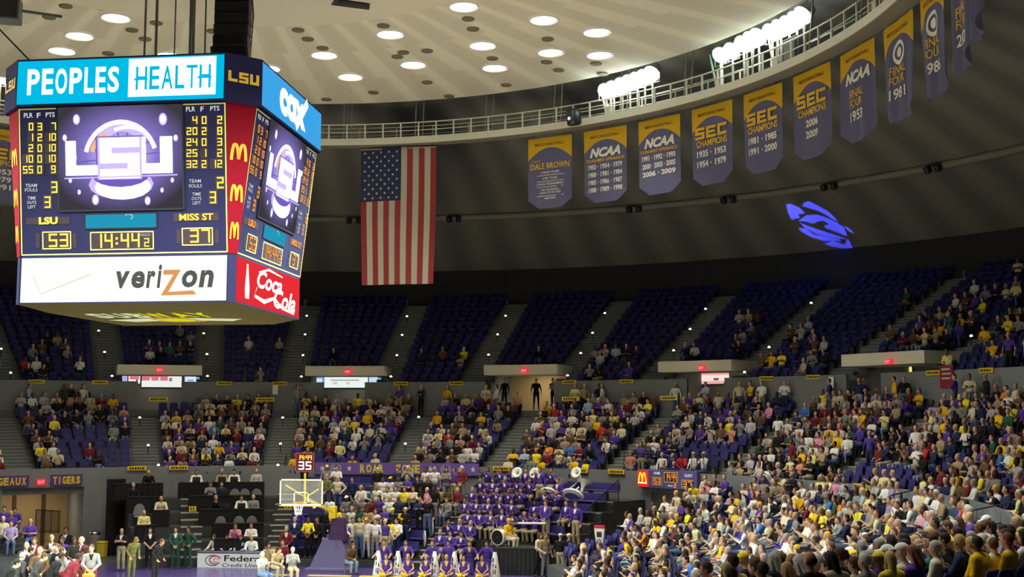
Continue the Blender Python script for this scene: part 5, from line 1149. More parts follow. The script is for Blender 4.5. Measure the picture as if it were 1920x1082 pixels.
railing(pol(bR(6), 35.9, bZ(6)), pol(bR(2), 35.9, bZ(2)), .95, 30, 'sloping black railing down the end of the band benches')
P = sa(1075, 1060, 13.6); Q = sa(1180, 1060, 14.4); railing((P.x, P.y, 0), (Q.x, Q.y, 0), 1.05, 26, 'black barrier on the floor right of the two officers')
for i, (a, R, zz) in enumerate(((-13.1, 23.8, 3.32), (-10.4, 23.8, 3.32), (1.8, 23.8, 3.32))):
    t = thing('handrail', f'black bent handrail at the foot of a lower stair aisle, {ORD[i+1]} from the left', 'handrail', pol(R, a, zz), -a*D2R); m2 = MB(); m2.tube([(0, 0, 0), (0, 0, .9), (0, .6, 1.2), (0, .95, 1.3), (0, .95, .4)], .025, 6); m2.build('tube', M_blackm, t)
# ------------------------------------------------------------------ band platform and instruments
x0, x1 = float(at_y(930, 1030, 14.6)[0]), float(at_y(1083, 1030, 14.6)[0])
t = thing('band_platform', 'low black platform with a pleated dark skirt at the edge of the floor', 'platform', ((x0+x1)/2, 15.1, 0)); w_ = x1-x0
m2 = MB(); n_ = int(w_/.09); V = []
for j in range(n_+1): x = -w_/2+w_*j/n_; y = -.55-.03*(j % 2); V += [(x, y, 0), (x, y+.01, 1.12)]
m2.add(V, [(2*j, 2*j+2, 2*j+3, 2*j+1) for j in range(n_)]); m2.build('skirt', mat('skirt_black', (.03, .032, .034), .8), t)
m2 = MB(); m2.box((0, 0, 1.13), (w_+.05, 1.15, .07), 0, bev=.01); m2.box((0, .05, .56), (w_-.05, .95, 1.1), 0); m2.build('deck', M_tread, t)
P = at_y(938, 1002, 15.0); t = thing('bass_drum', 'black-headed bass drum standing on the platform beside the gold shirt', 'drum', (P[0], 15.05, 1.17), -.5)
m2 = MB(); m2.lathe([(.31, -.2), (.31, .2)], 26, 0, Matrix.Translation((0, 0, .36)) @ Matrix.Rotation(math.pi/2, 4, 'X')); m2.build('shell', M_white, t, True)
m2 = MB(); m2.lathe([(.02, .215), (.30, .21)], 26, 0, Matrix.Translation((0, 0, .36)) @ Matrix.Rotation(math.pi/2, 4, 'X'), cap=False); m2.build('drumhead', M_black, t)
m2 = MB(); m2.lathe([(.30, .18), (.335, .19), (.335, .23), (.30, .24)], 26, 0, Matrix.Translation((0, 0, .36)) @ Matrix.Rotation(math.pi/2, 4, 'X'), cap=False); m2.build('hoop', M_white, t)
m2 = MB()
for s_ in (-1, 1): m2.tube([(s_*.22, 0, .16), (s_*.34, -.1, 0)], .02, 6)
m2.build('spurs', M_steel, t)
for i, (px, py, r) in enumerate(((925, 975, .24), (962, 978, .22))):
    P = at_y(px, py, 15.2); t = thing('cymbal', f'thin brass cymbal on a stand, {["left", "right"][i]} of the bass drum', 'cymbal', (P[0], 15.2, 1.17)); h = P[2]-1.17
    m2 = MB(); m2.lathe([(.02, h+.03), (.06, h+.025), (r, h-.02), (r, h-.03), (.06, h+.01)], 20); m2.build('plate', mat('brass%d' % i, (.6, .42, .12), .3, metal=1), t); m2 = MB(); m2.tube([(0, 0, 0), (0, 0, h+.06)], .015, 6)
    for q in range(3): m2.tube([(0, 0, .3), (.22*math.cos(q*2.1), .22*math.sin(q*2.1), 0)], .012, 5)
    m2.build('stand', M_steel, t)
P = at_y(990, 985, 15.3); t = thing('keyboard_rack', 'pale percussion rack bar on thin legs right of the gold shirt', 'instrument', (P[0], 15.3, 1.17)); m2 = MB(); m2.box((0, 0, .92), (1.5, .28, .07), 0, bev=.02); m2.build('bar', M_white, t)
for sx in (-.65, .65): m2 = MB(); m2.tube([(sx, 0, 0), (sx, 0, .9)], .02, 6); m2.build('leg', M_steel, t)
def sousaphone(px, py, R, k, lab, lying=False):
    a = phi(on_cyl(px, py, R)); z = float(on_cyl(px, py, R)[2])
    t = thing('sousaphone', lab, 'instrument', pol(R, a, z if not lying else bZ(k)+.5), -a*D2R, 'white sousaphones')
    if lying:
        m2 = MB(); m2.tube([(.52*math.cos(q), -.16*math.sin(q)-.1, .30*math.sin(q)+.1) for q in np.linspace(0, 2*math.pi, 26, endpoint=False)], .075, 10, close=True); m2.tube([(.42*math.cos(q), -.1*math.sin(q)-.16, .22*math.sin(q)+.08) for q in np.linspace(0, 4.6, 20)], .05, 8); m2.build('coil', M_white, t, True)
        m2 = MB(); m2.lathe([(.06, 0), (.08, .2), (.16, .4), (.33, .5), (.34, .51)], 20, 0, Matrix.Translation((.35, .1, .3)) @ Matrix.Rotation(-.5, 4, 'X'), cap=False); m2.build('bell', M_white, t, True)
    else:
        t.scale = (.8,)*3; m2 = MB(); m2.lathe([(.05, -.5), (.07, -.3), (.12, -.12), (.24, -.02), (.33, .0), (.33, .012), (.22, .0), (.1, -.1)], 22, 0, Matrix.Rotation(1.15, 4, 'X'), cap=False); m2.build('bell', mat('bell_white', (.8, .82, .78), .3), t, True)
        m2 = MB(); m2.tube([(0, .45, -.2), (0.02, .38, -.35), (-.15, .1, -.7), (-.4, -.1, -.95), (-.35, -.25, -1.15), (0, -.28, -1.1), (.25, -.05, -.8)], .055, 10); m2.build('coil', M_white, t, True)
sousaphone(969, 886, 21.3, 6, 'white sousaphone bell raised at the left end of the top band row'); sousaphone(1002, 887, 21.3, 6, 'white sousaphone bell raised second from the left in the top band row')
sousaphone(1032, 912, 21.0, 5, 'white sousaphone coil resting left of the seated player with pale trousers', True); sousaphone(1076, 914, 21.0, 5, 'white sousaphone coil resting right of the seated player with pale trousers', True)
sousaphone(1080, 886, 21.6, 6, 'white sousaphone bell raised farthest right in the top band row')
# cheer cones
for i, px in enumerate((709, 746, 815, 852, 928)):
    P = at_y(px, 1070, 14.05); t = thing('megaphone', f'white cheering cone with dark letters standing on the floor, {ORD[i+1]} from the left', 'megaphone', (P[0], 14.05, 0), 0, 'cheering cones on the floor')
    m2 = MB(); m2.lathe([(.235, 0), (.24, .02), (.09, .92), (.075, .95), (.08, 1.0)], 20); m2.build('cone', M_white, t, True)
    m2 = MB(); P = Pl(m2, lambda u, v, o: (u, -(.24-.163*v)*math.sqrt(max(.05, 1-(u/(.24-.163*v))**2))-o, v))
    for j, ch in enumerate('LSU'): s_ = .12-.025*j; P.block(ch, -s_*.8, .14+.25*(2-j)*.95, s_*.8, .32+.25*(2-j)*.95, 0, .008)
    m2.build('lettering', M_ink, t)
P = at_y(1125, 1052, 10.6); t = thing('standing_sign', 'tall tapered white sign with red ends standing by the right stand', 'sign', (P[0], 10.6, float(P[2])), -.35)
m2 = MB(); V = []
for z, w_ in ((0, .16), (.42, .22), (1.22, .42), (1.34, .42)): V += [(-w_/2, -.06, z), (w_/2, -.06, z), (w_/2, .06, z), (-w_/2, .06, z)]
for j in range(3): m2.add(V, [(4*j+i, 4*j+(i+1) % 4, 4*j+4+(i+1) % 4, 4*j+4+i) for i in range(4)], (1, 0, 1)[j])
m2.poly(V[12:], 1); P = Pl(m2, lambda u, v, o: (u, -.06-o, v)); P.rect(-.1, .9, .1, 1.1, 2); P.ring(0, .72, .07, .09, .03, 2); P.rect(-.06, .5, .06, .58, 2); m2.build('panel', [M_white, mat('sign_red', (.5, .02, .06), .6), M_ink], t)
m2 = MB(); m2.tube([(0, 0.08, -.9), (0, .08, .3)], .03, 6); m2.build('pole', M_blackm, t)

def notice(px, py, w_, h, R, c, lab, name, lines=3):
    P = on_cyl(px, py, R); m2 = MB(); m2.box((0, 0, 0), (w_, .04, h), 0, bev=.008); Q = Pl(m2, lambda u, v, o: (u, -.02-o, v))
    for i in range(lines): Q.rect(-w_*(.36-.05*(i % 2)), h*(.28-.2*i), w_*(.36-.07*((i+1) % 2)), h*(.36-.2*i), 1, .005)
    tag(m2.build(name, [c, mat('notice_lines', (.55, .5, .48) if lines else (.5, .5, .5), .7)], None, loc=P, rz=-phi(P)*D2R), lab, 'sign')
notice(1775, 706, .75, .95, 30.93, mat('poster_red', (.28, .02, .04), .7), 'red poster board hung on the upper grey parapet at the right', 'poster_board')
notice(516, 731, .3, .52, 30.4, M_white, 'small white paper notice above the stair left of the second opening', 'paper_notice', 0)
notice(1559, 717, .3, .52, 30.93, M_white, 'small white paper notice on the grey parapet left of the fifth opening', 'paper_notice', 0)
# ------------------------------------------------------------------ side stands (courtside rows wrapping the corners)
SK_N = 14
def s_ab(k): return 11.5+.86*k, 15.2+.6*k, 3.2-.085*k
def s_r(k, a):
    A, B, n = s_ab(k); s, c = abs(math.sin(a*D2R)), abs(math.cos(a*D2R)); r = ((s/A)**n+(c/B)**n)**(-1/n); return min(23.3, r) if a < 112 else r
def s_z(k): return min(.92+.10*k+.0068*k*k, 3.1+.04*(k-12))
def side(a0, a1, K, name):
    mb = MB(); n = int(abs(a1-a0)/1.5); cols = []
    for i in range(n+1):
        a = a0+(a1-a0)*i/n; c = [pol(s_r(0, a), a, 0)]
        for k in range(K): c += [pol(s_r(k, a), a, s_z(k)), pol(s_r(k+1, a), a, s_z(k))]
        ro = 23.49 if K <= 14 else s_r(K, a)+.4; c += [pol(ro, a, s_z(K-1)), pol(ro, a, 0)]; cols.append(c)
    m = len(cols[0]); V = [p for c in cols for p in c]
    mb.add(V, [(i*m+j, (i+1)*m+j, (i+1)*m+j+1, i*m+j+1) for i in range(n) for j in range(m-1)]+[list(range(m)), [n*m+j for j in range(m)][::-1]])
    struct(mb.build(name, M_tread))
side(43.2, 111.9, SK_N, 'floor_right_stand'); side(112.1, 143, 20, 'floor_near_stand'); side(-60, -43.2, 6, 'floor_left_stand')
def s_nrm(k, P):
    A, B, n = s_ab(k); v = Vector((math.copysign((abs(P.x)/A)**(n-1)/A, P.x), math.copysign((abs(P.y)/B)**(n-1)/B, P.y))); return v.normalized()
# ------------------------------------------------------------------ seats
def seat_parts(fold=True):
    m2 = MB(); Rm = Matrix.Rotation(-.16, 3, 'X')
    V = []; nn = 5
    for j, (zz, wq, yb) in enumerate(((.36, .40, .155), (.62, .45, .20), (.80, .43, .235), (.86, .36, .245))):
        for i in range(nn):
            x = (i/(nn-1)*2-1); V.append((x*wq/2, yb+.03*(1-x*x), zz))
    b = len(V); V += [(x, y+.035, z) for x, y, z in V]
    for j in range(3):
        for i in range(nn-1):
            q = j*nn+i; m2.f += [[q, q+1, q+nn+1, q+nn], [b+q, b+q+nn, b+q+nn+1, b+q+1]]; m2.m += [0, 0]
    for i in range(nn-1): m2.f += [[15+i, 16+i, b+16+i, b+15+i]]; m2.m += [0]
    for j in range(3): m2.f += [[j*nn, j*nn+nn, b+j*nn+nn, b+j*nn], [j*nn+4, b+j*nn+4, b+j*nn+9, j*nn+9]]; m2.m += [0, 0]
    m2.v = V
    if fold: m2.box((0, .09, .55), (.40, .06, .36), 0, Matrix.Rotation(-.28, 3, 'X'))
    else: m2.box((0, -.04, .43), (.42, .40, .05), 0)
    m2.box((0, .14, .2), (.06, .1, .4), 1); m2.box((0, .16, .37), (.42, .06, .05), 1)
    return m2
_sp = seat_parts(); ME_SEAT = _sp.mesh('arena_seat', [M_seat, M_blackm])
SV = np.array(_sp.v); SQ = np.array([f for f in _sp.f]); SM = np.array(_sp.m)
rs = random.Random(21)
SEATS = []      # (P, rz, region, section, row, number, arc seats)
def add_row(reg, sec, k, R, z, a0, a1, hw=.75, skip=None):
    e = hw/R/D2R; n = int((a1-a0-2*e)*D2R*R/.555)
    for i in range(n):
        a = a0+e+(a1-a0-2*e)*(i+.5)/n
        if skip and skip(a): continue
        SEATS.append((pol(R, a, z), -a*D2R, reg, sec, k, i+1))
for s_, (a0, a1) in enumerate(zip(A_LOW[:-1], A_LOW[1:])):
    for k in range(LK): add_row('low', s_, k, LR0+LT*k+.36, LZ0+LH*k, a0, a1)
for s_, (a0, a1) in enumerate(zip(A_UPP[:-1], A_UPP[1:])):
    for k in range(UK): add_row('upp', s_, k, UR0+UT*k+.42, UZ0+UH*k, a0, a1, .8, (lambda a: in_vom(a, .6)) if k < 3 else None)
for s_, (a0, a1) in enumerate(((44, 52), (52, 61), (61, 71), (71, 82), (82, 94), (94, 111.8), (112, 122), (122, 132), (132, 142))):
    for k in range(SK_N-1 if a0 < 111 else 19):
        a = a0+2.0; i = 0; lim = a1-(.5/ s_r(k, a1)/D2R)
        while a < lim-.8:
            r = s_r(k, a)+.5; P = pol(r, a, s_z(k)); nv = s_nrm(k, P); i += 1
            if a0 > 111 or Vector((P.x, P.y)).length < 23.1: SEATS.append((P, math.atan2(-nv.x, nv.y), 'side', s_, k, i))
            b = a; st = 0
            while st < .56: b += .1; st = (pol(s_r(k, b)+.5, b)-pol(s_r(k, a)+.5, a)).length
            a = b
def dens(reg, k, x, y):
    if reg == 'side': return .95
    if reg == 'low':
        if x < 272: return .8 if y < 765 else (.25 if x > 110 and y > 800 else .68)
        if x < 520: return .04 if (x < 372 and y < 785) else .9
        if x < 775: return .78 if y < 845 else .4
        if x < 1010: return .66
        if x < 1250: return .68
        if x < 1480: return .15 if 822 < y < 862 and x < 1420 else .66
        if y < 745: return .55
        if 1555 < x < 1720 and 865 < y < 900: return .06
        return .84
    if x < 400: return .34 if k < 5 else (.16 if k < 8 else .01)
    if x < 560: return .3 if k < 6 else .01
    if 1380 < x < 1570: return .42 if k < 6 else (.22 if k < 9 else .02)
    if x > 1690: return .5 if k < 6 else (.34 if k < 11 else .03)
    if x > 1130: return .26 if k < 5 else (.05 if k < 9 else 0)
    return .3 if k < 4 else (.05 if k < 6 else .002)
GEN = [('white', .15), ('cream', .12), ('grey', .11), ('pale_grey', .09), ('black', .13), ('navy', .06), ('purple', .10), ('gold', .05), ('yellow', .035), ('pale_yellow', .05), ('brown', .05), ('tan', .05), ('maroon', .025), ('red', .01), ('blue', .012), ('pale_blue', .025), ('teal', .004), ('dark_green', .015), ('orange', .006), ('pink', .008), ('salmon', .01), ('lavender', .03)]
SITP = ['lap', 'lap_turn', 'clasp', 'clap', 'cross', 'chin', 'lean', 'phone']; SITW = [.26, .14, .16, .07, .12, .09, .08, .08]
OCC = []; EMPTY = []; gk = None
for S in SEATS:
    P, rz, reg, sec, k, i = S; x, y, d = (float(q) for q in to_px((P.x, P.y, P.z+.8)))
    if d < 5 or x < -260 or x > 2250 or y > 1290: continue
    if reg == 'side' and 1040 < x < 1165 and y < 1046: EMPTY.append((d, x, y, S)); continue
    g = (reg, sec, k, i//3)
    if g != gk: ug = rs.random(); gk = g
    u = .55*ug+.45*rs.random(); t_ = dens(reg, k, x, y)
    t_ = t_*1.02 if t_ > .9 else (.5+(t_-.5)*.8 if t_ > .08 else t_*.8)
    (OCC if u < t_ else EMPTY).append((d, x, y, S))
# ------------------------------------------------------------------ people on the floor and in the end stand, placed one by one
TALL = {'n': 1.1}
def floor_p(px, py, z, pz, shirt, legs, hair, hc, sk, lab, sl='l', lg='l', inner=None, face=0.0, sc=1.0, group=None):
    hh = {'sit': 1.37, 'stand': 1.81, 'floor': .97, 'kneel': 1.41}[POSES[pz].stance]*sc
    if pz == 's_bend': hh -= .12
    if pz == 'lean': hh -= .12
    P = on_z(px, py, z+hh); a, R = phi(P), math.hypot(P[0], P[1])
    if z == 0 and -10.3 < a < 20 and R > 16.1:          # those who stand on the benches' own steps
        best = min(range(BK), key=lambda k: abs(math.hypot(*on_z(px, py, bZ(k)+hh)[:2])-(bR(k)-.15)))
        z = bZ(best); P = on_cyl(px, py, bR(best)-.18)
    elif z == 0 and a >= 20 and P[1] > 14.2: P = at_y(px, py, 13.95+.25*(py < 990))
    elif z == 0 and -31 < a <= -10.3 and R > 16.3: P = on_cyl(px, py, 16.3)
    return person((P[0], P[1], z), face, pz, shirt, legs, hair, hc, sk, sl, lg, inner, sc, lab, group)
FP = [
 (229, 977, 's_cross', 'black', 'khaki', 'fringe', 'brown', 0, 'person in black vest and khaki trousers standing arms crossed by the black curtain', 's', 'white', .1),
 (282, 987, 's_front', 'black', 'black', 'short', 'dark', 0, 'person in black vest with white sleeves standing right of the khaki trousers', 's', 'white', .5),
 (292, 1012, 's_carry', 'black', 'black', 'short', 'brown', 2, 'person in black turned aside in front of the curtain, nearest the frame bottom', 'l', None, 1.3),
 (330, 987, 's_front', 'dark_green', 'dark_green', 'short', 'dark', 0, 'person in dark green uniform, left of the pair by the white-fronted table', 'l', 'white', .3),
 (354, 985, 's_hips', 'dark_green', 'dark_green', 'short', 'dark', 2, 'person in dark green uniform, right of the pair by the white-fronted table', 'l', None, -.4),
 (248, 1008, 's_bend', 'olive', 'olive', 'cap', 'olive', 1, 'person in olive bending beside the khaki trousers', 'l', None, .9),
 (172, 1021, 's_front', 'grey', 'maroon', 'short', 'brown', 0, 'person in pale shirt and dark tie at the right of the sideline huddle', 'l', 'black', .4),
 (28, 1040, 's_bend', 'charcoal', 'charcoal', 'short', 'grey', 0, 'person in grey suit with back turned at the left of the huddle', 'l', None, 2.9),
 (38, 1029, 's_bend', 'black', 'black', 'short', 'dark', 0, 'person in black jacket behind the grey suit in the huddle', 'l', 'white', 2.2),
 (50, 1016, 's_front', 'charcoal', 'black', 'fringe', 'white', 0, 'white-haired person in charcoal jacket and white collar at the left of the huddle', 'l', 'white', .6),
 (65, 1007, 's_front', 'maroon', 'maroon', 'short', 'brown', 1, 'person in maroon top with white collar in the back row of the huddle', 'l', 'white', .4),
 (97, 1003, 's_cross', 'brown', 'khaki', 'short', 'blond', 0, 'blond person in brown with arms crossed in the back row of the huddle', 'l', 'white', .1),
 (124, 988, 's_down', 'black', 'black', 'short', 'dark', 3, 'tall person in black suit and white shirt behind the huddle', 'l', 'white', 0),
 (117, 1006, 's_front', 'purple', 'purple', 'short', 'dark', 3, 'person in bright purple before the tall black suit', 's', None, .2),
 (139, 1007, 's_front', 'black', 'white', 'short', 'dark', 4, 'person in black sleeveless jersey right of the purple one in the huddle', 'n', None, .9),
 (153, 1006, 's_front', 'maroon', 'maroon', 'fringe', 'white', 0, 'white-haired person in maroon vest at the right back of the huddle', 'l', 'white', -.2),
 (84, 1026, 's_bend', 'charcoal', 'charcoal', 'short', 'grey', 0, 'grey-haired person in grey jacket leaning into the huddle', 'l', None, 1.6),
 (62, 1040, 's_bend', 'charcoal', 'charcoal', 'short', 'brown', 0, 'person in dark grey jacket leaning in beside the grey suit', 'l', None, 2.1),
 (96, 1040, 's_bend', 'black', 'black', 'short', 'dark', 3, 'broad person in long black coat bending in the middle of the huddle', 'l', None, 2.4),
 (117, 1026, 's_front', 'grey', 'maroon', 'short', 'brown', 1, 'person in grey and maroon at the centre of the huddle', 's', None, 2.6),
 (141, 1027, 's_bend', 'maroon', 'maroon', 'short', 'dark', 4, 'player in maroon leaning in beside the pale shirt and tie', 'n', None, 1.9),
 (108, 1020, 's_front', 'black', 'black', 'short', 'brown', 0, 'brown-haired person in black glimpsed in the centre back of the huddle', 'l', None, 0),
 (75, 1026, 's_front', 'brown', 'black', 'short', 'blond', 0, 'blond person in brown between the maroon top and the grey jacket', 'l', None, .5),
 (129, 1041, 's_bend', 'maroon', 'maroon', 'short', 'dark', 4, 'dark-skinned player in maroon leaning in at the front of the huddle', 'n', None, 2.5),
 (10, 1052, 's_bend', 'black', 'black', 'short', 'dark', 0, 'person in black cut by the left edge of the huddle', 'l', None, 2.2),
 (687, 967, 's_down', 'white', 'white', 'cap', 'gold', 1, 'person all in white with a printed shirt standing before the student benches', 's', None, 0),
 (714, 982, 's_down', 'navy', 'khaki', 'short', 'dark', 2, 'person in dark purple polo and khaki trousers right of the all-white figure', 's', None, .2),
 (735, 985, 's_hips', 'yellow', 'pale_grey', 'short', 'dark', 3, 'person in bright yellow shirt with back turned behind the cheer row', 's', None, 2.6),
 (757, 957, 's_cross', 'gold', 'black', 'long', 'dark', 4, 'long-haired person in gold sweater standing right of the yellow shirt', 'l', None, -.2),
 (661, 980, 's_walk', 'white', 'pale_grey', 'short', 'brown', 0, 'person in long white coat left of the all-white figure', 'l', 'pale_yellow', .6),
 (637, 982, 's_cross', 'maroon', 'khaki', 'short', 'brown', 1, 'person in maroon top with arms crossed beside the purple stanchion', 's', 'pink', .1),
 (627, 966, 's_front', 'yellow', 'khaki', 'long', 'blond', 0, 'blond person in yellow top behind the purple stanchion', 's', None, .3),
 (569, 985, 's_cross', 'orange', 'black', 'short', 'dark', 2, 'person in orange jacket standing just left of the stanchion', 'l', None, .4),
 (553, 962, 's_front', 'navy', 'navy', 'short', 'grey', 0, 'person in dark suit with white shirt front left of the orange jacket', 'l', 'white', .2),
 (537, 987, 's_front', 'maroon', 'black', 'short', 'blond', 0, 'blond person in maroon patterned top left of the dark suit', 'l', 'cream', .3),
 (579, 968, 's_front', 'yellow', 'black', 'short', 'dark', 3, 'person in yellow behind the orange jacket', 's', None, 0),
 (595, 978, 's_front', 'black', 'black', 'short', 'dark', 2, 'person in black between the orange jacket and the stanchion', 'l', None, 0),
 (558, 948, 's_down', 'purple', 'navy', 'short', 'dark', 4, 'person in purple jacket under the net, behind the dark suit', 'l', 'white', 0),
 (590, 945, 's_down', 'navy', 'navy', 'cap', 'white', 4, 'person in navy with white cap right of the net', 'l', None, 0),
 (1022, 975, 's_down', 'tan', 'grey', 'long', 'auburn', 0, 'long-haired person in tan coat, behind the cream jacket', 'l', None, .8),
 (1012, 989, 's_walk', 'cream', 'black', 'long', 'brown', 0, 'long brown-haired person in cream jacket and black trousers by the platform', 'l', None, 1.2),
 (1051, 994, 's_down', 'black', 'khaki', 'cap', 'white', 1, 'officer in black top and white cap right of the cream jacket', 's', None, 2.7),
 (1067, 997, 's_down', 'black', 'khaki', 'cap', 'white', 0, 'officer in black top and khaki trousers, nearer the black barrier', 's', 'white', 2.3),
]
for px, py, pz, sh, lg, ha, hc, sk, lab, sl, inn, fc in FP:
    if pz == 's_carry': pz = 's_bend'
    if sl not in POSES[pz].shirt: sl = 's'
    floor_p(px, py, 0, pz, sh, lg, ha, hc, sk, lab, sl, 'l', inn, fc, 1.12 if px < 180 else 1.0)
t = thing('orange_bag', 'small orange bag held by the pale shirt and tie', 'bag', (0, 0, 0)); P = at_y(172, 1072, 8.2); q = PEOPLE[6].location
t.location = (q.x+.1, q.y-.36, .92); m2 = MB(); m2.box((0, 0, 0), (.42, .2, .26), 0, bev=.05); m2.build('pouch', mat('bag_orange', (.85, .25, .03), .7), t); m2 = MB(); m2.tube([(-.15, 0, .12), (-.1, 0, .26), (.1, 0, .26), (.15, 0, .12)], .018, 6); m2.build('strap', M_yel, t)
def seated_floor(px, py, pz, shirt, legs, hair, hc, sk, lab, z=0, fc=0, sl='l', inner=None, stool='stool'):
    o = floor_p(px, py, z, pz, shirt, legs, hair, hc, sk, lab, sl, 'l', inner, fc)
    if stool:
        t = thing('stool', 'black folding stool under the '+lab.replace('person ', 'one ').split(' seated')[0].split(' crouched')[0], 'stool', o.location); m2 = MB(); m2.box((0, 0, .40), (.36, .34, .04), 0, bev=.01); m2.build('seat', M_blackm, t)
        m2 = MB()
        for sx in (-1, 1): m2.tube([(sx*.16, -.14, 0), (sx*.16, .14, .39)], .014, 6); m2.tube([(sx*.16, .14, 0), (sx*.16, -.14, .39)], .014, 6)
        m2.build('legs', M_steel, t)
for a in ((492, 1034, 'phone', 'grey', 'denim', 'fringe', 'grey', 0, 'person in grey crouched with a camera before the white-fronted table', 0, 1.0), (516, 1028, 'lean', 'tan', 'khaki', 'short', 'dark', 0, 'person in tan seated beside the white-fronted table', 0, .9), (549, 1026, 'phone', 'grey', 'tan', 'short', 'grey', 0, 'grey-haired person in grey seated left of the stanchion', 0, .5),
          (655, 1020, 'lean', 'brown', 'pale_denim', 'long', 'auburn', 1, 'person in brown top and pale jeans seated right of the stanchion', 0, .8), (530, 1012, 'lap', 'maroon', 'black', 'short', 'brown', 0, 'person in maroon seated behind the courtside photographers', 0, .2), (505, 1016, 'chin', 'tan', 'black', 'long', 'dark', 2, 'dark long-haired person in tan seated at the end of the table', 0, .2)):
    seated_floor(*a)
for i, (px, py, sh, ha, hc, fc) in enumerate(((404, 1011, 'white', 'short', 'brown', -.3), (425, 1013, 'white', 'short', 'dark', .3), (453, 1013, 'pale_blue', 'short', 'brown', 0), (472, 1016, 'white', 'short', 'blond', .2))):
    P = at_y(px, 1020, 16.45); person((P[0], 16.45, 0), fc, 'table', sh, 'black', ha, hc, 0, 'l', 'l', None, 1, f'person in {sh.replace("_", " ")} seated behind the white-fronted table, {ORD[i+1]} from the left')
    t = thing('press_chair', f'plain black chair behind the white-fronted table, {ORD[i+1]} from the left', 'chair', (P[0], 16.45, 0), 0, 'black table chairs'); m2 = MB(); m2.box((0, 0, .41), (.42, .4, .04), 0, bev=.01); m2.build('seat', M_blackm, t); m2 = MB(); m2.box((0, .26, .7), (.4, .03, .36), 0, bev=.01); m2.build('backrest', M_blackm, t)
    for sx in (-1, 1):
        for sy in (-1, 1): m2 = MB(); m2.tube([(sx*.18, sy*.17, 0), (sx*.18, sy*.17, .4)], .014, 5); m2.build('leg', M_blackm, t)
PR = [(367, 4, 'white', 'short', 'brown', 'table', 'at the left of the top right tier'), (415, 4, 'tan', 'short', 'grey', 'table', 'second on the top right tier'), (438, 4, 'white', 'short', 'dark', 'table', 'third on the top right tier'), (480, 4, 'pale_grey', 'fringe', 'grey', 'lap', 'right end of top tier'), (394, 3, 'grey', 'short', 'brown', 'phone', 'left on the second tier'), (415, 3, 'navy', 'short', 'dark', 'lap', 'second on the second tier'),
      (453, 2, 'white', 'short', 'dark', 'table', 'with a laptop on the middle tier'), (475, 2, 'grey', 'fringe', 'white', 'lap', 'white-haired, right on the middle tier'), (405, 2, 'black', 'short', 'grey', 'chin', 'dark left end of middle tier'), (443, 0, 'pink', 'long', 'brown', 'chin', 'on the lowest tier beside the white sweater'), (472, 0, 'white', 'long', 'brown', 'clasp', 'on the lowest tier beside the pink one'),
      (277, 4, 'black', 'fringe', 'white', 'table', 'white-haired, top tier by the curtain'), (302, 2, 'cream', 'fringe', 'white', 'table', 'white-haired, lone desk beside the stairs'), (271, 1, 'pale_yellow', 'fringe', 'grey', 'lap', 'lone desk nearest the floor'), (249, 3, 'black', 'short', 'grey', 'lap', 'on the second tier left of the stairs')]
for px, k, sh, ha, hc, pz, wh in PR:
    R, z = MT(k); a = phi(on_cyl(px, 940, R+.3)); person(pol(R+.3, a, z), -a*D2R, pz, sh, 'black', ha, hc, 0, 'l', 'l', None, 1, f'person in {sh.replace("_", " ")} seated at a press desk, {wh}')
# students
ST = {5: [(613, 'grey', 's_down'), (631, 'white', 's_cross'), (709, 'black', 's_down'), (746, 'navy', 's_front'), (765, 'grey', 's_clap'), (800, 'white', 's_down'), (816, 'white', 's_down'), (838, 'grey', 's_cross'), (853, 'purple', 's_down'), (867, 'maroon', 's_front')],
      4: [(612, 'olive', 's_front'), (634, 'cream', 's_hips'), (661, 'navy', 's_down'), (681, 'grey', 'phone'), (697, 'pale_blue', 'lean'), (719, 'white', 's_front'), (733, 'white', 's_down'), (748, 'grey', 's_down'), (764, 'purple', 's_cross'), (784, 'black', 's_down'), (802, 'black', 's_front'), (822, 'tan', 'lap'), (840, 'brown', 'clasp'), (858, 'maroon', 'lap')],
      3: [(668, 'grey', 'lap'), (678, 'white', 's_front'), (708, 'white', 's_down'), (728, 'white', 's_front'), (743, 'white', 's_down'), (760, 'yellow', 's_down'), (776, 'cream', 's_cross'), (790, 'black', 's_down'), (802, 'pink', 's_front'), (815, 'black', 's_down'), (838, 'grey', 'lap')],
      2: [(619, 'white', 's_front'), (651, 'grey', 's_up'), (680, 'grey', 's_down'), (697, 'maroon', 's_front'), (712, 'purple', 's_down'), (732, 'white', 's_down'), (748, 'navy', 's_down'), (789, 'navy', 's_cross'), (803, 'black', 's_down')],
      1: [(612, 'black', 's_down'), (633, 'yellow', 's_front'), (645, 'grey', 's_down'), (661, 'white', 's_down'), (674, 'dark_green', 's_down'), (692, 'tan', 's_front'), (706, 'white', 's_down'), (722, 'purple', 's_cross'), (738, 'black', 's_front'), (762, 'black', 's_down')],
      0: [(622, 'black', 's_down'), (648, 'purple', 's_front'), (676, 'cream', 's_down'), (706, 'white', 's_down'), (724, 'purple', 's_down'), (746, 'white', 's_front')]}
rr = random.Random(5)
for k, L in ST.items():
    for i, (px, sh, pz) in enumerate(L):
        lk = rand_look(rr, [(sh, 1)]); lk['sl'] = 's' if sh in ('white', 'yellow', 'purple') else 'l'
        R = bR(k)-(.18 if POSES[pz].stance == 'stand' else .0); a = phi(on_cyl(px, 940, R))
        person(pol(R-(.1 if POSES[pz].stance == 'stand' else 0), a, bZ(k)), -a*D2R+rr.uniform(-.3, .3), pz, inner=None, scale=rr.uniform(.95, 1.03), label=f"person in {sh.replace('_', ' ')} with {hair_words(lk['hair'], lk['hairc'])}, {ORD[k+1]} student row up, {ORD[i+1]} from left", **lk)
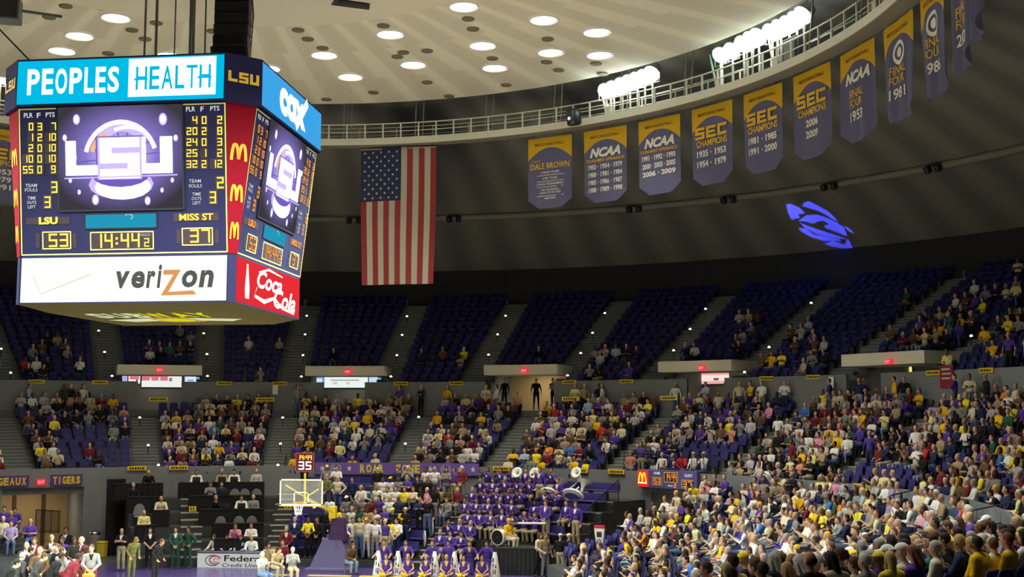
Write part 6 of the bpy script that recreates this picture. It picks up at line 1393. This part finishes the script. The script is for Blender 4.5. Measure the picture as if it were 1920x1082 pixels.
# band
nb = 0
for k in range(BK):
    a = 17.3; i = 0
    while a < (30.0 if k not in (5, 6) else 26.5):
        if (a < 21.6 or k >= 2) and rr.random() < (.96 if a < 26 else .6):
            i += 1; lk = rand_look(rr, [('purple', 1)]); lk.update(sl='l', legs='khaki' if rr.random() < .8 else 'tan'); pz = rr.choice(['horn', 'horn', 'lap', 'clasp', 'lap_turn', 'horn'])
            if lk['hair'] == 'cap': lk['hair'] = 'short'; lk['hairc'] = 'brown'
            person(pol(bR(k)+.02, a, bZ(k)), -a*D2R+rr.uniform(-.35, .35), pz, inner='white', scale=rr.uniform(.95, 1.02), label=f"person in purple band jacket, {hair_words(lk['hair'], lk['hairc'])}, {ORD[k+1]} band row up, {ORD[i+1]} from the stairs", **lk); nb += 1
            if pz == 'horn':
                o = PEOPLE[-1]; t = thing('trumpet', f'small brass horn held by the band player {ORD[i+1]} from the stairs, {ORD[k+1]} row up', 'instrument', o.matrix_basis @ Vector((0, -.34, 1.14)), o.rotation_euler.z, 'brass horns in the band')
                m2 = MB(); m2.tube([(0, .13, .0), (0, -.12, -.02)], .014, 6); m2.lathe([(.014, 0), (.025, .08), (.06, .14)], 12, 0, Matrix.Translation((0, -.12, -.02)) @ Matrix.Rotation(math.pi/2, 4, 'X'), cap=False); m2.build('bell_and_tube', M_brass if 'M_brass' in globals() else globals().setdefault('M_brass', mat('brass', (.62, .45, .15), .3, metal=1)), t)
        a += 1.78
for px, k, pz, sh, lg, lab in ((1046, 5, 'lap', 'purple', 'cream', 'person in purple jacket and pale trousers seated between two white coils'), (1012, 5, 's_down', 'purple', 'khaki', 'tall person in purple jacket standing in the upper band rows'), (1024, 2, 's_front', 'purple', 'khaki', 'person in purple jacket standing low in the band, right side'), (1062, 3, 'lap', 'purple', 'khaki', 'person in purple jacket seated alone right of the band, fourth row'), (1080, 2, 's_down', 'purple', 'khaki', 'person in purple jacket standing at the right end of the band')):
    R = bR(k); a = phi(on_cyl(px, 930, R)); person(pol(R, a, bZ(k)), -a*D2R, pz, sh, lg, 'short', 'brown', 0, 'l', 'l', 'white', 1.02, lab)
P = at_y(954, 1000, 14.95); person((P[0], 14.95, 1.0), 1.0, 'lap_turn', 'gold', 'cream', 'cap', 'gold', 0, 's', 's', None, .96, 'person in gold shirt and gold cap seated beside the bass drum')
t = thing('stool', 'round drum stool under the gold-shirted player', 'stool', (P[0], 14.95, 1.17)); m2 = MB(); m2.lathe([(.16, .20), (.17, .24), (.1, .26)], 16); m2.build('seat', M_blackm, t); m2 = MB(); m2.tube([(0, 0, 0), (0, 0, .2)], .03, 6); m2.build('post', M_steel, t)
# cheer squad
for i, (px, ha, hc) in enumerate(((724, 'tail', 'brown'), (765, 'long', 'blond'), (799, 'tail', 'blond'), (837, 'tail', 'blond'), (870, 'long', 'dark'), (904, 'long', 'brown'))):
    P = at_y(px, 1060, 13.7); person((P[0], 13.7, 0), rr.uniform(-.2, .2), 'floor', 'purple', 'purple', ha, hc, i % 2, 'n', 's', 'gold', .95, f'person in purple cheer top sitting cross-legged on the floor, {ORD[i+1]} from the left')
    t = thing('pompom', f'gold pompom on the floor before the cheerer {ORD[i+1]} from the left', 'pompom', (P[0]-.05, 13.13, .14), 0, 'gold pompoms'); m2 = MB(); r2 = random.Random(i)
    for q in range(70):
        v = Vector((r2.gauss(0, 1), r2.gauss(0, 1), r2.gauss(0, 1))).normalized(); u = v.orthogonal().normalized()*.012; m2.add([v*.02+u, v*.02-u, v*.17-u*.6, v*.17+u*.6], [(0, 1, 2, 3)])
    m2.lathe([(.01, -.1), (.09, -.05), (.1, .03), (.05, .09), (.01, .1)], 10); m2.build('streamers', M_goldpom if 'M_goldpom' in globals() else globals().setdefault('M_goldpom', mat('pom_gold', (.85, .58, .03), .6)), t)
for i, (px, hc) in enumerate(((722, 'brown'), (762, 'dark'), (812, 'brown'), (842, 'dark'), (880, 'brown'), (914, 'dark'))):
    P = at_y(px, 1040, 14.75); person((P[0], 14.75, 0), rr.uniform(-.25, .25), 'kneel', 'purple', 'purple', 'short', hc, i % 2, 's', 'l', 'gold' if i in (0, 1, 4) else None, 1.0, f'person in purple jersey kneeling behind the cheer row, {ORD[i+1]} from the left')
# left corner stand
for i, (px, k, sh, hc, pz) in enumerate(((19, 1, 'lavender', 'brown', 'lap'), (60, 1, 'purple', 'blond', 'clasp'), (4, 2, 'cream', 'white', 'lap'), (22, 3, 'purple', 'blond', 'lap_turn'), (8, 4, 'purple', 'dark', 'lap'), (30, 4, 'purple', 'dark', 'lean'))):
    a = phi(on_cyl(px, 950, s_r(k, -46)+.5)); a = min(a, -43.9); r = s_r(k, a)+.5
    person(pol(r, a, s_z(k)), -a*D2R-.3, pz, sh, 'denim', 'short', hc, i % 2, 's', 'l', None, 1, f'person in {sh} seated at the left edge stand, {ORD[k]} row up, {["plain", "slim", "pale-haired", "twisting", "dark-haired", "leaning"][i]} figure')
    t = tag(bpy.data.objects.new('arena_seat', ME_SEAT), f'purple seat under the {["lavender shirt", "slim purple shirt", "pale-haired figure", "twisting figure", "dark-haired figure", "leaning figure"][i]} at the left edge', 'seat'); COL.objects.link(t); t.location = pol(r, a, s_z(k)); t.rotation_euler.z = -a*D2R-.3
# ------------------------------------------------------------------ spectators: the largest in view one by one, the rest as one crowd
OCC.sort(key=lambda q: q[0]); n_hero = 312-len(PEOPLE); hero = []; rest = []
for q in OCC:
    d, x, y, S = q
    (hero if len(hero) < n_hero and -25 < x < 1945 and y < 1150 else rest).append(q)
def seat_words(S): return f'{ORD[S[4]+1]} row of right stand'
rr = random.Random(11)
blockn = ['tunnel', 'first stair', 'second stair', 'third stair', 'fourth stair', 'fifth stair', 'sixth stair', 'seventh stair', 'eighth stair', 'ninth stair']
for d, x, y, S in hero:
    P, rz, reg, sec, k, i = S; lk = rand_look(rr, GEN)
    if rr.random() < .05: lk['hair'] = 'cap'; lk['hairc'] = rr.choice(['yellow', 'gold', 'white', 'purple', 'white', 'yellow'])
    pz = rr.choices(SITP, SITW)[0]
    lab = f"person in {lk['shirt'].replace('_', ' ')}, {hair_words(lk['hair'], lk['hairc'])}, {ORD[k+1]} {'right-stand' if reg == 'side' else 'lower-bowl'} row, {ORD[i]} past {blockn[min(sec, 9)]}"
    person(P, rz+rr.uniform(-.35, .35), pz, scale=rr.uniform(.93, 1.04), inner=rr.choice([None, None, 'white', 'black']) if lk['sl'] == 'l' else None, label=lab, **lk)
# crowd mesh
PAL = list(CL)+['skin%d' % i for i in range(5)]+['hair_'+h for h in HC]; PMAT = [MCL[k] for k in CL]+SK+[MH_[h] for h in HC]; PI = {n_: i for i, n_ in enumerate(PAL)}
VV, FF, MM = [], [], []; n = 0
def crowd_add(P, rz, pz, lk, sc):
    global n
    q = POSES[pz]; c, s = math.cos(rz), math.sin(rz); V = q.lowV*sc @ np.array([[c, s, 0], [-s, c, 0], [0, 0, 1]])+np.array(P)
    T = q.lowT; hm = PI[lk['hairc']] if lk['hair'] == 'cap' else PI['hair_'+lk['hairc']]; sk = PI['skin%d' % lk['skin']]
    lut = {HEAD: sk, NECK: sk, TORSO: PI[lk['shirt']], PELV: PI[lk['legs']], UARM: PI[lk['shirt']], FARM: PI[lk['shirt']] if lk['sl'] == 'l' else sk, HAND: sk, THIGH: PI[lk['legs']], SHIN: PI[lk['legs']], FOOT: PI['black'], 10: hm}
    L = np.zeros(11, int)
    for a, b in lut.items(): L[a] = b
    VV.append(V); FF.append(q.lowF+n); MM.append(L[T]); n += len(V)
FAR = [('white', .10), ('cream', .07), ('grey', .12), ('pale_grey', .08), ('black', .22), ('navy', .09), ('purple', .10), ('gold', .05), ('yellow', .025), ('pale_yellow', .04), ('brown', .11), ('tan', .05), ('maroon', .06), ('red', .012), ('blue', .008), ('pale_blue', .025), ('teal', .006), ('dark_green', .02), ('orange', .004), ('pink', .006), ('salmon', .012), ('lavender', .012)]
for d, x, y, S in rest:
    P, rz, reg, sec, k, i = S; lk = rand_look(rr, FAR if reg != 'side' else GEN); pz = rr.choices(SITP, SITW)[0]
    if rr.random() < .02 and reg != 'side': pz = 's_down'
    crowd_add(P, rz+rr.uniform(-.35, .35), pz, lk, rr.uniform(.93, 1.04))
for a, R, z in [(q_, rr.uniform(30.2, 30.8), 6.5) for q_ in [rr.uniform(-40, 75) for q in range(34)] if not (in_vom(q_) and q_ < 5)]+[(VOMS[2][0]+q, 32+q*.2, 6.9) for q in (-2, 1, 2.6)]:
    crowd_add(pol(R, a, z), -a*D2R+rr.uniform(-1, 1), rr.choice(['s_down', 's_front', 's_cross']), rand_look(rr, GEN), 1)
o = bpy.data.objects.new('crowd', np_mesh('crowd', np.concatenate(VV), np.concatenate(FF), PMAT, np.concatenate(MM))); COL.objects.link(o); stuff(o, 'distant spectators in mixed clothes filling the lower and upper stands', 'crowd')
# seats: the empty ones that show largest as objects, all others as one mass
EMPTY.sort(key=lambda q: q[0]); hs = []; keep = []
for q in EMPTY:
    if len(hs) < 285 and q[3][2] == 'low' and 0 < q[1] < 1915 and q[2] < 935: hs.append(q)
    else: keep.append(q)
bn = ['left end', 'left edge', 'first exit sign', 'second exit sign', 'third exit sign', 'band', 'wall scoreboard', 'fifth exit sign', 'right edge', 'right edge', 'right edge', 'right edge', 'right edge', 'right edge']
for d, x, y, S in hs:
    o = bpy.data.objects.new('arena_seat', ME_SEAT); COL.objects.link(o); o.location = S[0]; o.rotation_euler.z = S[1]
    tag(o, f'empty purple seat, {ORD[S[4]+1]} row up, {ORD[S[5]]} along, block by the {bn[S[3]]}{"" if S[3] < 9 else " "+ORD[S[3]-7]}', 'seat', 'empty purple seats in the lower stand')
ALLS = [q[3] for q in keep]+[q[3] for q in OCC]; VV, FF, MM = [], [], []; n = 0; FT = [f for f in _sp.f]
assert all(len(f) == 4 for f in FT)
for S in ALLS:
    c, s = math.cos(S[1]), math.sin(S[1]); VV.append(SV @ np.array([[c, s, 0], [-s, c, 0], [0, 0, 1]])+np.array(S[0])); FF.append(SQ+n); MM.append(SM); n += len(SV)
o = bpy.data.objects.new('seating', np_mesh('seating', np.concatenate(VV), np.concatenate(FF), [M_seat, M_blackm], np.concatenate(MM), False)); COL.objects.link(o); stuff(o, 'rows of purple folding seats across the lower and dark upper stands', 'seating')
# bent handrails on the stairs of the right stand
def side_surf(px, py, h):
    d = ray(px, py); d = d/np.linalg.norm(d)
    for t_ in np.arange(20, 75, .05):
        P = CAM+d*t_; a = phi(P); R = math.hypot(P[0], P[1])
        if 43 < a < 117 and R < 23.3:
            k = 0
            while k < SK_N-1 and s_r(k+1, a) < R: k += 1
            if R >= s_r(0, a) and P[2] < s_z(k)+h: return P, a, k
    return None
for i, (px, py) in enumerate(((1365, 1020), (1465, 1000), (1415, 1068), (1662, 936), (1800, 962), (1670, 1010), (1550, 1048), (1880, 1050))):
    g = side_surf(px, py, .95)
    if not g: continue
    P, a, k = g; nv = s_nrm(k, Vector(P)); t = thing('handrail', f'black looped handrail rising among the right-stand spectators, {ORD[i+1]} counted', 'handrail', (P[0], P[1], s_z(k)), math.atan2(-nv.x, nv.y), 'looped handrails in the right stand')
    m2 = MB(); m2.tube([(0, .1, 0), (0, -.05, .55), (0, .0, .85), (0, .15, .98), (0, 1.3, 1.25), (0, 1.45, 1.1), (0, 1.42, .8), (0, .12, .5)], .022, 8); m2.build('tube', M_blackm, t)
print('people', len(PEOPLE), 'crowd', len(rest), 'seats', len(SEATS))
